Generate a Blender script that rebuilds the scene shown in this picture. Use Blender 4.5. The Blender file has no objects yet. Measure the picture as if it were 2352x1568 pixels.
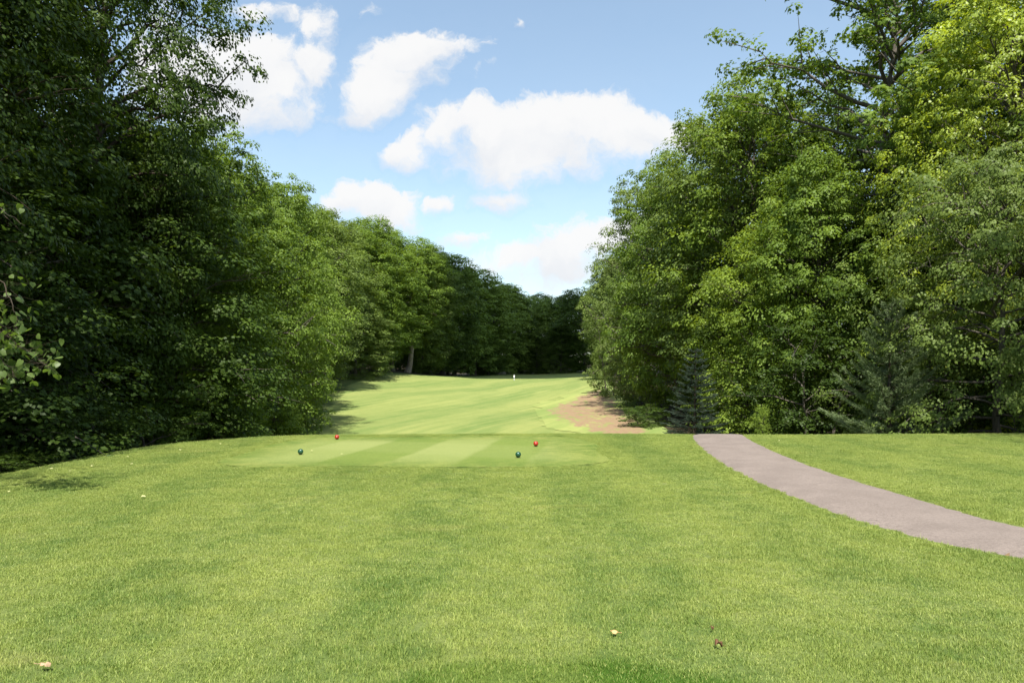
import bpy, math, random
import numpy as np
from mathutils import Vector, noise as mnoise

random.seed(7)
RNG = np.random.default_rng(11)
scene = bpy.context.scene
COL = scene.collection

# ------------------------------------------------------------------ camera
EYE = 1.7
FPX, CX, HZ = 1568.0, 1176.0, 855.0          # focal length and horizon measured on the photograph
cam_d = bpy.data.cameras.new('camera')
cam_d.sensor_width = 36.0
cam_d.lens = 24.0
cam_d.shift_y = 0.0302
cam_d.clip_start = 0.1
cam_d.clip_end = 6000
cam = bpy.data.objects.new('camera', cam_d)
cam.location = (0, 0, EYE)
cam.rotation_euler = (math.radians(90), 0, 0)
COL.objects.link(cam)
scene.camera = cam

# ------------------------------------------------------------------ light
SUN_EL, SUN_AZ = math.radians(62), math.radians(180)   # azimuth clockwise from +Y: high behind the camera
SUN = Vector((math.sin(SUN_AZ)*math.cos(SUN_EL), math.cos(SUN_AZ)*math.cos(SUN_EL), math.sin(SUN_EL)))
sun_d = bpy.data.lights.new('sun', 'SUN')
sun_d.energy = 5.0
sun_d.angle = math.radians(0.53)
sun_d.color = (1.0, 0.955, 0.88)
sun_o = bpy.data.objects.new('sun', sun_d)
sun_o.rotation_euler = SUN.to_track_quat('Z', 'Y').to_euler()
sun_o.location = SUN*200
COL.objects.link(sun_o)

SKY_STRENGTH = 0.12
EXPOSURE = 1.02
scene.view_settings.view_transform = 'Standard'
scene.view_settings.look = 'None'
scene.view_settings.exposure = EXPOSURE
scene.view_settings.gamma = 1.0
scene.view_settings.use_curve_mapping = False
scene.cycles.max_bounces = 6
scene.cycles.diffuse_bounces = 3
scene.cycles.glossy_bounces = 2
scene.cycles.transmission_bounces = 4
scene.cycles.caustics_reflective = False
scene.cycles.caustics_refractive = False


class NT:
    """small helper for building node trees"""
    def __init__(self, tree):
        self.t = tree
    def n(self, kind, **kw):
        nd = self.t.nodes.new(kind)
        for k, v in kw.items():
            setattr(nd, k, v)
        return nd
    def put(self, sock, val):
        if val is None:
            return
        if isinstance(val, bpy.types.NodeSocket):
            self.t.links.new(val, sock)
        else:
            if isinstance(val, (tuple, list)) and len(val) == 3 and sock.type == 'RGBA':
                val = tuple(val)+(1.0,)
            sock.default_value = val
    def m(self, op, a, b=None, c=None, clamp=False):
        nd = self.n('ShaderNodeMath', operation=op, use_clamp=clamp)
        for i, x in enumerate((a, b, c)):
            self.put(nd.inputs[i], x)
        return nd.outputs[0]
    def v(self, op, a, b=None):
        nd = self.n('ShaderNodeVectorMath', operation=op)
        self.put(nd.inputs[0], a)
        if b is not None:
            self.put(nd.inputs[1], b)
        return nd.outputs[0]
    def xyz(self, x, y, z=0.0):
        nd = self.n('ShaderNodeCombineXYZ')
        for i, q in enumerate((x, y, z)):
            self.put(nd.inputs[i], q)
        return nd.outputs[0]
    def sep(self, vec):
        nd = self.n('ShaderNodeSeparateXYZ')
        self.put(nd.inputs[0], vec)
        return nd.outputs
    def noise(self, vec, scale, detail=3.0, rough=0.5, dist=0.0):
        nd = self.n('ShaderNodeTexNoise')
        self.put(nd.inputs['Vector'], vec)
        nd.inputs['Scale'].default_value = scale
        nd.inputs['Detail'].default_value = detail
        nd.inputs['Roughness'].default_value = rough
        nd.inputs['Distortion'].default_value = dist
        return nd
    def ss(self, x, lo, hi, a=0.0, b=1.0):
        nd = self.n('ShaderNodeMapRange', interpolation_type='SMOOTHSTEP')
        self.put(nd.inputs['Value'], x)
        nd.inputs['From Min'].default_value = lo
        nd.inputs['From Max'].default_value = hi
        nd.inputs['To Min'].default_value = a
        nd.inputs['To Max'].default_value = b
        return nd.outputs[0]
    def mix(self, f, a, b, blend='MIX'):
        nd = self.n('ShaderNodeMix', data_type='RGBA', blend_type=blend)
        self.put(nd.inputs['Factor'], f)
        self.put(nd.inputs[6], a)
        self.put(nd.inputs[7], b)
        return nd.outputs[2]


# ------------------------------------------------------------------ sky: Nishita with cumulus at infinity
world = bpy.data.worlds.new('World')
scene.world = world
world.use_nodes = True
wt = world.node_tree
wt.nodes.clear()
W = NT(wt)
skyn = W.n('ShaderNodeTexSky', sky_type='NISHITA')
skyn.sun_disc = False
skyn.sun_elevation = SUN_EL
skyn.sun_rotation = SUN_AZ
skyn.altitude = 200
skyn.air_density = 1.0
skyn.dust_density = 1.2
skyn.ozone_density = 0.6
tc = W.n('ShaderNodeTexCoord')
dirv = tc.outputs['Generated']
dx, dy, dz = W.sep(dirv)
ysafe = W.m('MAXIMUM', dy, 0.08)
pa = W.m('DIVIDE', dx, ysafe)
pb = W.m('DIVIDE', dz, ysafe)
flat = W.xyz(pa, pb, 0.0)
# billow warping of the plane the clouds are laid out on
wn = W.noise(flat, 5.5, 5.0, 0.55)
wv = W.v('SUBTRACT', wn.outputs['Color'], (0.5, 0.5, 0.5))
sc_ = W.n('ShaderNodeVectorMath', operation='SCALE')
W.put(sc_.inputs[0], wv)
sc_.inputs['Scale'].default_value = 0.105
warped0 = W.v('ADD', flat, sc_.outputs[0])
wn2 = W.noise(warped0, 26.0, 6.0, 0.6)
sc2 = W.n('ShaderNodeVectorMath', operation='SCALE')
W.put(sc2.inputs[0], W.v('SUBTRACT', wn2.outputs['Color'], (0.5, 0.5, 0.5)))
sc2.inputs['Scale'].default_value = 0.040
warped = W.v('ADD', warped0, sc2.outputs[0])
_, wpb, _ = W.sep(warped)
CLOUDS = [  # u, v, rx, ry, tilt(deg), weight   (directions measured on the photograph)
    (1135, 300, 95, 62, 0, 1.0), (1215, 345, 190, 72, 8, 1.0), (1335, 268, 120, 62, 0, 1.0), (1445, 305, 125, 58, -6, 1.0),
    (1570, 315, 70, 36, 10, .85), (1010, 300, 46, 62, 35, .75), (915, 355, 62, 40, 30, .8), (1150, 405, 90, 30, 5, .75),
    (962, 118, 74, 50, 10, 1.0), (895, 180, 100, 66, 42, 1.0), (838, 240, 84, 44, 30, .85), (1050, 112, 90, 26, 10, .5), (745, 272, 55, 15, 5, .55),
    (600, 165, 100, 84, -25, 1.0), (540, 120, 90, 60, 0, 1.0), (715, 140, 56, 52, 35, .85), (735, 50, 50, 60, 40, .65), (610, 8, 110, 26, 0, .7),
    (640, 268, 105, 40, 12, .75), (585, 230, 80, 60, 0, .7), (850, 30, 60, 24, 40, .4), (420, 160, 120, 120, 0, .8),
    (480, 210, 130, 110, 0, 1.0), (560, 250, 90, 70, 20, .85), (690, 210, 80, 60, 40, .6), (1010, 170, 70, 40, 30, .6), (1080, 190, 60, 24, 40, .4), (1310, 620, 150, 40, 8, .9), (1420, 540, 90, 50, 20, .8), (1500, 360, 100, 30, 12, .5), (660, 100, 60, 40, 50, .5),
    (865, 485, 92, 52, -8, 1.0), (795, 480, 70, 32, 15, .9), (1005, 480, 46, 28, 15, .9), (910, 530, 90, 32, -15, .85),
    (1150, 460, 80, 34, 6, .85), (1250, 595, 190, 40, 10, .85), (1350, 570, 120, 52, 12, .9), (1150, 612, 90, 24, 5, .8), (1290, 528, 90, 28, 20, .5),
    (1040, 570, 75, 20, 14, .65), (1275, 668, 90, 16, 0, .55), (1195, 42, 24, 18, 30, .42), (1360, 470, 70, 18, 20, .3), (1290, 385, 120, 40, 0, .45),
]
dens = None
ysum = None
wsum = None
for (u, v, rx, ry, tilt, wgt) in CLOUDS:
    mp = W.n('ShaderNodeMapping', vector_type='TEXTURE')
    W.put(mp.inputs['Vector'], warped)
    mp.inputs['Location'].default_value = ((u-CX)/FPX, (HZ-v)/FPX, 0)
    mp.inputs['Rotation'].default_value = (0, 0, math.radians(tilt))
    mp.inputs['Scale'].default_value = (rx*1.38/FPX, ry*1.38/FPX, 1)
    ln = W.n('ShaderNodeVectorMath', operation='LENGTH')
    W.put(ln.inputs[0], mp.outputs[0])
    d = W.ss(ln.outputs['Value'], 0.1, 1.45, wgt, 0.0)
    yl = W.m('MULTIPLY', W.m('MULTIPLY_ADD', wpb, FPX/ry, -(HZ-v)/ry), d)
    ysum = yl if ysum is None else W.m('ADD', ysum, yl)
    wsum = d if wsum is None else W.m('ADD', wsum, d)
    if dens is None:
        dens = d
    else:
        sm = W.n('ShaderNodeMath', operation='SMOOTH_MAX')
        W.put(sm.inputs[0], dens); W.put(sm.inputs[1], d)
        sm.inputs[2].default_value = 0.22
        dens = sm.outputs[0]
fine = W.noise(warped, 21.0, 9.0, 0.66)
mid = W.noise(warped, 7.5, 5.0, 0.6)
nz = W.m('ADD', W.m('MULTIPLY', W.m('SUBTRACT', fine.outputs['Fac'], 0.5), 1.15), W.m('MULTIPLY', W.m('SUBTRACT', mid.outputs['Fac'], 0.5), 0.85))
field = W.m('ADD', dens, W.m('MULTIPLY', nz, W.ss(dens, 0.02, 0.4)))
ymean = W.m('DIVIDE', ysum, W.m('MAXIMUM', wsum, 0.02))          # -1 at a cloud's foot, +1 at its crown
soft = W.ss(ymean, -0.9, 0.6, 0.85, 0.34)                        # crisp crowns, dissolving feet
core = W.m('DIVIDE', W.m('SUBTRACT', field, 0.30), soft, clamp=True)
core = W.m('MULTIPLY', core, core)
core = W.m('SUBTRACT', 1.0, W.m('POWER', W.m('SUBTRACT', 1.0, core, clamp=True), 2.2))
cover_view = W.m('ADD', W.m('MULTIPLY', core, 0.66), W.m('MULTIPLY', W.ss(field, 0.0, 0.75), 0.34))
# the rest of the sky goes on with the same broken cumulus
zs = W.m('MAXIMUM', dz, 0.12)
dome = W.xyz(W.m('DIVIDE', dx, zs), W.m('DIVIDE', dy, zs), 0.0)
dn = W.noise(dome, 1.3, 7.0, 0.56, 0.3)
cover_else = W.m('MULTIPLY', W.ss(dn.outputs['Fac'], 0.55, 0.70), W.ss(dz, 0.02, 0.14))
inview = W.m('MULTIPLY', W.m('MULTIPLY', W.ss(W.m('ABSOLUTE', pa), 0.72, 0.95, 1.0, 0.0), W.ss(pb, 0.56, 0.72, 1.0, 0.0)), W.ss(dy, 0.2, 0.35))
cover = W.m('ADD', W.m('MULTIPLY', cover_view, inview), W.m('MULTIPLY', cover_else, W.m('SUBTRACT', 1.0, inview)), clamp=True)
# thickness shading of the clouds: dense cores white, their undersides a little grey-violet
offs = W.v('ADD', warped, (0.0, 0.03, 0.0))
body = W.noise(offs, 9.0, 5.0, 0.6)
bn = W.m('MULTIPLY', W.m('SUBTRACT', body.outputs['Fac'], 0.5), 2.6)
shade = W.m('MAXIMUM', W.ss(W.m('ADD', ymean, bn), -1.0, 0.45), W.ss(field, 0.12, 0.40, 1.0, 0.0))
skyc = W.mix(1.0, skyn.outputs[0], (1.02, 1.09, 1.0), 'MULTIPLY')
bg_sky = W.n('ShaderNodeBackground')
W.put(bg_sky.inputs['Color'], skyc)
bg_sky.inputs['Strength'].default_value = SKY_STRENGTH
bg_cl = W.n('ShaderNodeBackground')
W.put(bg_cl.inputs['Color'], W.mix(shade, (0.85, 0.87, 0.91), (0.99, 0.985, 0.98)))
bg_cl.inputs['Strength'].default_value = 0.485
wmix = W.n('ShaderNodeMixShader')
# a thin high veil pales the blue, more so towards the horizon
veil = W.m('ADD', W.m('MULTIPLY', W.ss(dz, 0.0, 0.55, 0.28, 0.11), W.ss(W.noise(dome, 0.6, 4, 0.6).outputs['Fac'], 0.2, 0.8, 0.8, 1.1)), 0.0)
W.put(wmix.inputs[0], W.m('MAXIMUM', W.m('MULTIPLY', cover, 0.97), veil))
W.put(wmix.inputs[1], bg_sky.outputs[0])
W.put(wmix.inputs[2], bg_cl.outputs[0])
wo = W.n('ShaderNodeOutputWorld')
W.put(wo.inputs['Surface'], wmix.outputs[0])
world.cycles.sampling_method = 'MANUAL'
world.cycles.sample_map_resolution = 512


# ------------------------------------------------------------------ helpers for objects
def tag(o, label=None, cat=None, group=None, kind=None):
    if label: o['label'] = label
    if cat: o['category'] = cat
    if group: o['group'] = group
    if kind: o['kind'] = kind
    return o

def mesh_np(name, verts, faces, mat=None, smooth=False, attrs=None):
    """verts (n,3); faces: list of (k, array(m,k)) blocks"""
    me = bpy.data.meshes.new(name)
    verts = np.asarray(verts, dtype=np.float32).reshape(-1, 3)
    me.vertices.add(len(verts))
    me.vertices.foreach_set('co', verts.ravel())
    if isinstance(faces, np.ndarray):
        faces = [faces]
    faces = [np.asarray(f, dtype=np.int32) for f in faces if len(f)]
    nl = sum(f.size for f in faces)
    nf = sum(len(f) for f in faces)
    me.loops.add(nl)
    me.polygons.add(nf)
    me.loops.foreach_set('vertex_index', np.concatenate([f.ravel() for f in faces]))
    starts, s = [], 0
    for f in faces:
        starts.append(s + np.arange(len(f))*f.shape[1])
        s += f.size
    me.polygons.foreach_set('loop_start', np.concatenate(starts).astype(np.int32))
    if smooth:
        me.polygons.foreach_set('use_smooth', np.ones(nf, dtype=bool))
    for k, val in (attrs or {}).items():
        a = me.attributes.new(k, 'FLOAT', 'POINT')
        a.data.foreach_set('value', np.asarray(val, dtype=np.float32))
    if mat:
        me.materials.append(mat)
    me.update()
    return me

def link(name, data, parent=None, loc=None):
    o = bpy.data.objects.new(name, data)
    COL.objects.link(o)
    if parent is not None:
        o.parent = parent
    if loc is not None:
        o.location = loc
    return o

def new_mat(name):
    m = bpy.data.materials.new(name)
    m.use_nodes = True
    m.node_tree.nodes.clear()
    return m, NT(m.node_tree)

def finish(T, bsdf, disp=None):
    out = T.n('ShaderNodeOutputMaterial')
    T.put(out.inputs['Surface'], bsdf)
    if disp is not None:
        T.put(out.inputs['Displacement'], disp)

def principled(T, color, rough=0.8, spec=0.3, normal=None):
    b = T.n('ShaderNodeBsdfPrincipled')
    T.put(b.inputs['Base Color'], color)
    T.put(b.inputs['Roughness'], rough)
    T.put(b.inputs['Specular IOR Level'], spec)
    if normal is not None:
        T.put(b.inputs['Normal'], normal)
    return b

def bump(T, h, strength, dist):
    b = T.n('ShaderNodeBump')
    b.inputs['Strength'].default_value = strength
    b.inputs['Distance'].default_value = dist
    T.put(b.inputs['Height'], h)
    return b.outputs[0]


# ------------------------------------------------------------------ terrain
PROF_Y = np.array([-80, 0, 12, 22, 31, 40, 60, 80, 98, 108, 120, 140, 160, 200, 260, 420, 3000.])
PROF_Z = np.array([-1.8, -1.7, -1.9, -2.4, -2.7, -2.25, -1.45, -0.65, 0.18, 0.5, 0.62, 0.95, 1.22, 1.3, 2.4, 8.0, 60.0])

def sstep(x, a, b):
    t = np.clip((x-a)/(b-a), 0, 1)
    return t*t*(3-2*t)

def height(x, y):
    x = np.asarray(x, float); y = np.asarray(y, float)
    # rounded plateau carrying the tee
    qx, qy, r = -x-4.6, y-15.3, 3.0
    d = np.hypot(np.maximum(qx, 0), np.maximum(qy, 0)) + np.minimum(np.maximum(qx, qy), 0) - r
    d = np.maximum(d, 0)
    fall = np.where(d < 2.2, 0.07*d*d, 0.07*2.2**2 + 0.308*(d-2.2))
    plat = -fall + 0.02*np.sin(x*0.5+1.0)*np.cos(y*0.37)
    low = np.interp(y, PROF_Y, PROF_Z)
    low = low + sstep(-x, 11, 24)*sstep(y, 60, 92)*1.25
    low = low + np.clip(x-6, 0, 30)*0.045*sstep(y, 30, 50)
    low = low + (0.12*np.sin(x*0.21+y*0.06)+0.10*np.sin(y*0.16-x*0.11+1.0))*sstep(y, 30, 50)*(1-0.7*sstep(y, 95, 110))
    low = low + sstep(-x, 5, 14)*sstep(y, 88, 104)*(1-sstep(y, 130, 150))*0.45
    k = 0.35
    hh = np.clip(0.5+0.5*(plat-low)/k, 0, 1)
    return low*(1-hh)+plat*hh + k*hh*(1-hh)*0.5

def gz(x, y):
    return float(height(x, y))

def pt(u, v, Y):
    return Vector(((u-CX)/FPX*Y, Y, EYE+(HZ-v)/FPX*Y))

def on_flat(u, v):
    """ground point of the tee plateau seen at a pixel of the photograph"""
    Y = 6.0
    for _ in range(30):
        X = (u-CX)/FPX*Y
        Y = 0.5*Y + 0.5*(EYE-gz(X, Y))*FPX/(v-HZ)
    return Vector(((u-CX)/FPX*Y, Y, gz((u-CX)/FPX*Y, Y)))

def lx(y):   # left edge of the mown ground
    return np.interp(y, [-60, 0, 10, 14, 19, 30, 40, 48, 60, 80, 95, 110, 130, 150, 185, 260], [-12, -11, -10.2, -9.6, -10, -12, -13, -16.5, -19, -22, -22, -17, -10.5, -6, 2, 4])
def rx_(y):  # right edge
    return np.interp(y, [-60, 10, 18, 23, 26, 34, 44, 55, 70, 90, 120, 150, 185, 260], [26, 24, 22, 19, 12.5, 9, 8.6, 9.6, 11, 13, 16, 17, 16, 14])


# ------------------------------------------------------------------ materials
def turf_color(T, pos, stripes, pale=0.0):
    """living colour of the turf from its place in the world; stripes: 'lawn' | 'tee' | 'fairway'"""
    px, py, pz = T.sep(pos)
    flat_ = T.xyz(px, py, 0.0)
    big = T.noise(T.v('MULTIPLY', flat_, (1.0, 0.75, 1)), 0.55, 4, 0.6)
    mid_ = T.noise(flat_, 2.6, 4, 0.62)
    fin = T.noise(flat_, 11.0, 3, 0.6)
    f = T.m('ADD', T.m('MULTIPLY', big.outputs['Fac'], 0.55), T.m('MULTIPLY', mid_.outputs['Fac'], 0.45))
    f = T.ss(f, 0.36, 0.64)
    patch = T.noise(T.v('MULTIPLY', flat_, (0.8, 1.5, 1)), 1.5, 5, 0.68)
    col = T.mix(f, (0.120, 0.180, 0.045), (0.255, 0.285, 0.098))
    col = T.mix(T.ss(fin.outputs['Fac'], 0.35, 0.7, 0.0, 0.35), col, (0.100, 0.160, 0.040))
    col = T.mix(T.ss(patch.outputs['Fac'], 0.50, 0.66, 0.0, 0.55), col, (0.080, 0.140, 0.030))
    straw = T.noise(T.v('MULTIPLY', flat_, (0.6, 1.0, 1)), 0.9, 5, 0.7)
    col = T.mix(T.ss(straw.outputs['Fac'], 0.56, 0.74, 0.0, 0.55), col, (0.330, 0.300, 0.135))
    if stripes == 'lawn':
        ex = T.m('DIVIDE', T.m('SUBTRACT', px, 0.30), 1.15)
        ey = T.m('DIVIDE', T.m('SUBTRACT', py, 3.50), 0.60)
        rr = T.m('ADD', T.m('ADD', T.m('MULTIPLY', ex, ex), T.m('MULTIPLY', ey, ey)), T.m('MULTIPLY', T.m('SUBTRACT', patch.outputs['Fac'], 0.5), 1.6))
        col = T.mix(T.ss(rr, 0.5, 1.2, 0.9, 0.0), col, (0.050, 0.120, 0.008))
        w = T.noise(flat_, 0.35, 2, 0.5)
        q = T.m('ADD', T.m('MULTIPLY', px, 2*math.pi/1.9), T.m('MULTIPLY', w.outputs['Fac'], 3.0))
        s = T.m('MULTIPLY', T.m('SINE', q), 0.5)
        s = T.ss(T.m('ADD', s, 0.5), 0.25, 0.75)
        col = T.mix(T.m('MULTIPLY', s, 0.24), col, (0.310, 0.325, 0.105))
    if stripes == 'tee':
        q = T.m('MULTIPLY', T.m('SUBTRACT', px, T.m('MULTIPLY', py, 0.17)), 2*math.pi/2.62)
        w = T.noise(flat_, 1.3, 2, 0.5)
        s1 = T.ss(T.m('SINE', T.m('ADD', T.m('ADD', q, 4.35), T.m('MULTIPLY', w.outputs['Fac'], 0.35))), -0.22, 0.22)
        q2 = T.m('MULTIPLY', T.m('ADD', T.m('MULTIPLY', px, 0.42), py), 2*math.pi/4.6)
        s2 = T.ss(T.m('SINE', T.m('ADD', q2, 0.6)), -0.4, 0.4)
        s = T.m('ADD', T.m('MULTIPLY', s1, 0.72), T.m('MULTIPLY', s2, 0.28))
        edge = T.ss(px, 1.0, 2.0, 1.0, 0.35)
        edge2 = T.ss(px, -5.0, -4.0, 0.0, 1.0)
        s = T.m('ADD', T.m('MULTIPLY', T.m('SUBTRACT', s, 0.75), T.m('MULTIPLY', edge, edge2)), 0.75)
        tee = T.mix(s, (0.142, 0.190, 0.040), (0.232, 0.264, 0.088))
        ea = T.n('ShaderNodeAttribute', attribute_name='edge')
        col = T.mix(T.ss(ea.outputs['Fac'], 0.0, 1.0, 0.0, 0.85), T.mix(1.0, col, (0.78, 0.79, 0.56), 'MULTIPLY'), tee)
    if stripes == 'fairway':
        w = T.noise(T.v('MULTIPLY', flat_, (0.10, 0.035, 1)), 1.0, 3, 0.5)
        along = T.m('SUBTRACT', px, T.m('MULTIPLY', py, 0.40))
        q = T.m('ADD', T.m('MULTIPLY', along, 2*math.pi/9.5), T.m('MULTIPLY', w.outputs['Fac'], 11.0))
        s = T.ss(T.m('SINE', q), -0.6, 0.6)
        streak = T.noise(T.xyz(T.m('MULTIPLY', along, 1.3), T.m('MULTIPLY', py, 0.05), 0.0), 1.0, 5, 0.65)
        s = T.m('ADD', T.m('MULTIPLY', s, 0.42), T.m('MULTIPLY', T.ss(streak.outputs['Fac'], 0.34, 0.66), 0.58))
        fw = T.mix(s, (0.128, 0.185, 0.048), (0.262, 0.280, 0.088))
        col = T.mix(0.75, col, fw)
    return col

def turf_mat(name, stripes, attr_wood=False, rough=0.9):
    m, T = new_mat(name)
    g = T.n('ShaderNodeNewGeometry')
    pos = g.outputs['Position']
    col = turf_color(T, pos, stripes)
    grain = T.noise(T.v('MULTIPLY', pos, (1, 0.55, 1)), 55.0, 2, 0.6)
    col = T.mix(T.ss(grain.outputs['Fac'], 0.35, 0.65, 0.45, 0.0), col, T.mix(1.0, col, (0.45, 0.5, 0.4), 'MULTIPLY'))
    hgt = T.noise(pos, 30.0, 3, 0.65)
    if attr_wood:
        col = T.mix(1.0, col, (0.62, 0.64, 0.58), 'MULTIPLY')      # thatch and soil between the blades
        a = T.n('ShaderNodeAttribute', attribute_name='wood')
        nz_ = T.noise(pos, 1.1, 4, 0.6)
        wood = T.ss(T.m('ADD', a.outputs['Fac'], T.m('MULTIPLY', T.m('SUBTRACT', nz_.outputs['Fac'], 0.5), 0.8)), 0.4, 0.6)
        lit = T.noise(pos, 9.0, 4, 0.6)
        litter = T.mix(lit.outputs['Fac'], (0.018, 0.016, 0.008), (0.075, 0.058, 0.03))
        col = T.mix(wood, col, litter)
    b = principled(T, col, rough, 0.12, bump(T, hgt.outputs['Fac'], 0.5, 0.04))
    finish(T, b.outputs[0])
    return m

M_LAWN = turf_mat('mown_lawn', 'lawn', True)
M_TEE = turf_mat('tee_turf', 'tee')
M_FAIR = turf_mat('fairway_turf', 'fairway')

def blade_mat():
    m, T = new_mat('grass_blade')
    g = T.n('ShaderNodeNewGeometry')
    col = turf_color(T, g.outputs['Position'], 'lawn')
    a = T.n('ShaderNodeAttribute', attribute_name='tint')
    col = T.mix(T.m('MULTIPLY', a.outputs['Fac'], 0.55, clamp=True), col, (0.37, 0.36, 0.165))
    col = T.mix(1.0, col, (1.20, 1.28, 0.90), 'MULTIPLY')
    b = principled(T, col, 0.5, 0.25)
    tr = T.n('ShaderNodeBsdfTranslucent')
    T.put(tr.inputs['Color'], T.mix(1.0, col, (1.15, 1.25, 0.7), 'MULTIPLY'))
    mx = T.n('ShaderNodeMixShader')
    mx.inputs[0].default_value = 0.33
    T.put(mx.inputs[1], b.outputs[0])
    T.put(mx.inputs[2], tr.outputs[0])
    finish(T, mx.outputs[0])
    return m
M_BLADE = blade_mat()

def leaf_mat(name, dark, light, trans, tw=0.36, rough=0.50, spec=0.16):
    m, T = new_mat(name)
    a = T.n('ShaderNodeAttribute', attribute_name='tint')
    oi = T.n('ShaderNodeObjectInfo')
    f = T.m('ADD', T.m('MULTIPLY', a.outputs['Fac'], 0.85), T.m('MULTIPLY', oi.outputs['Random'], 0.2))
    col = T.mix(f, dark, light)
    b = principled(T, col, rough, spec)
    tr = T.n('ShaderNodeBsdfTranslucent')
    T.put(tr.inputs['Color'], T.mix(f, tuple(c*0.55 for c in trans), trans))
    mx = T.n('ShaderNodeMixShader')
    mx.inputs[0].default_value = tw
    T.put(mx.inputs[1], b.outputs[0])
    T.put(mx.inputs[2], tr.outputs[0])
    finish(T, mx.outputs[0])
    return m
LEAF = {
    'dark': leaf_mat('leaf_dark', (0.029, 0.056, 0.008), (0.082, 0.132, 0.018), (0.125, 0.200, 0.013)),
    'mid': leaf_mat('leaf_mid', (0.058, 0.106, 0.013), (0.172, 0.248, 0.036), (0.270, 0.385, 0.024)),
    'olive': leaf_mat('leaf_olive', (0.064, 0.104, 0.020), (0.178, 0.238, 0.052), (0.240, 0.325, 0.038)),
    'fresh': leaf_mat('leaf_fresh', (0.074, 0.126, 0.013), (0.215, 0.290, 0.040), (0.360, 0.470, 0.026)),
    'shade': leaf_mat('leaf_shaded', (0.018, 0.038, 0.006), (0.056, 0.094, 0.013), (0.080, 0.130, 0.010)),  # darker leaves for trees in shade: the shade is put into the colour
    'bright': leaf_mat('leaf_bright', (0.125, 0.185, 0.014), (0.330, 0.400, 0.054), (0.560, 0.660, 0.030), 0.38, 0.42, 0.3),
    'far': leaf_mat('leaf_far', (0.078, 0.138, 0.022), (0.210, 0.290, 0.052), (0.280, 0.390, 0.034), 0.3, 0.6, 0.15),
    'pine': leaf_mat('needle_pine', (0.085, 0.130, 0.052), (0.240, 0.310, 0.140), (0.120, 0.170, 0.060), 0.2, 0.5, 0.3),
    'spruce': leaf_mat('needle_spruce', (0.018, 0.036, 0.022), (0.070, 0.105, 0.066), (0.020, 0.040, 0.020), 0.12, 0.55, 0.3),
}

def bark_mat(name, a_, b_):
    m, T = new_mat(name)
    tcn = T.n('ShaderNodeTexCoord')
    p = tcn.outputs['Object']
    n1 = T.noise(T.v('MULTIPLY', p, (9, 9, 1.6)), 2.0, 5, 0.65)
    n2 = T.noise(p, 1.3, 3, 0.5)
    col = T.mix(n1.outputs['Fac'], a_, b_)
    col = T.mix(T.ss(n2.outputs['Fac'], 0.5, 0.7, 0, 0.5), col, (0.10, 0.105, 0.085))
    b = principled(T, col, 0.9, 0.15, bump(T, n1.outputs['Fac'], 0.8, 0.03))
    finish(T, b.outputs[0])
    return m
M_BARK = bark_mat('grey_bark', (0.040, 0.034, 0.026), (0.150, 0.130, 0.105))
M_BARK_DARK = bark_mat('brown_bark', (0.026, 0.019, 0.013), (0.085, 0.066, 0.048))

M_BARK_PALE = bark_mat('pale_bark', (0.14, 0.115, 0.09), (0.34, 0.29, 0.24))

# ------------------------------------------------------------------ ground
def axis(parts):
    out = []
    for a, b, s in parts:
        out.append(np.arange(a, b, s))
    return np.concatenate(out)
def geo(a, b, n):
    return np.geomspace(a, b, n)
gx = np.concatenate([-geo(60, 3000, 22)[::-1], np.arange(-58, -16, 1.5), np.arange(-16, 16.01, 0.35), np.arange(17, 59, 1.5), geo(60, 3000, 22)])
gy = np.concatenate([-geo(20, 3000, 20)[::-1], np.arange(-18, -2, 2.0), np.arange(-2, 40, 0.35), np.arange(40, 215, 1.5), geo(216, 3200, 22)])
XX, YY = np.meshgrid(gx, gy)
ZZ = height(XX, YY)
nyy, nxx = XX.shape
idx = np.arange(nyy*nxx).reshape(nyy, nxx)
quads = np.stack([idx[:-1, :-1], idx[:-1, 1:], idx[1:, 1:], idx[1:, :-1]], -1).reshape(-1, 4)
wood = np.maximum(sstep(lx(YY)-XX, -1.0, 1.0), sstep(XX-rx_(YY), -1.0, 1.0))
wood = np.maximum(wood, sstep(YY, 178, 186))
wood = np.where(YY < -14, np.maximum(wood, 0.0), wood)
ground = link('ground', mesh_np('ground', np.stack([XX, YY, ZZ], -1), quads, M_LAWN, True, {'wood': wood.ravel()}))
tag(ground, 'broad mown lawn sloping away to the woodland floor on both sides', None, None, 'structure')

def sheet(name, inside, x0, x1, y0, y1, step, off, mat, label, edge=None):
    xs = np.arange(x0, x1+step, step); ys = np.arange(y0, y1+step, step)
    X, Y = np.meshgrid(xs, ys)
    k = np.arange(X.size).reshape(X.shape)
    q = np.stack([k[:-1, :-1], k[:-1, 1:], k[1:, 1:], k[1:, :-1]], -1).reshape(-1, 4)
    ins = inside(X, Y).ravel()
    q = q[ins[q].all(1)]
    o = link(name, mesh_np(name, np.stack([X, Y, height(X, Y)+off], -1), q, mat, True, {'edge': edge(X, Y).ravel()} if edge else None))
    tag(o, label, None, None, 'structure')
    return o

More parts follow.
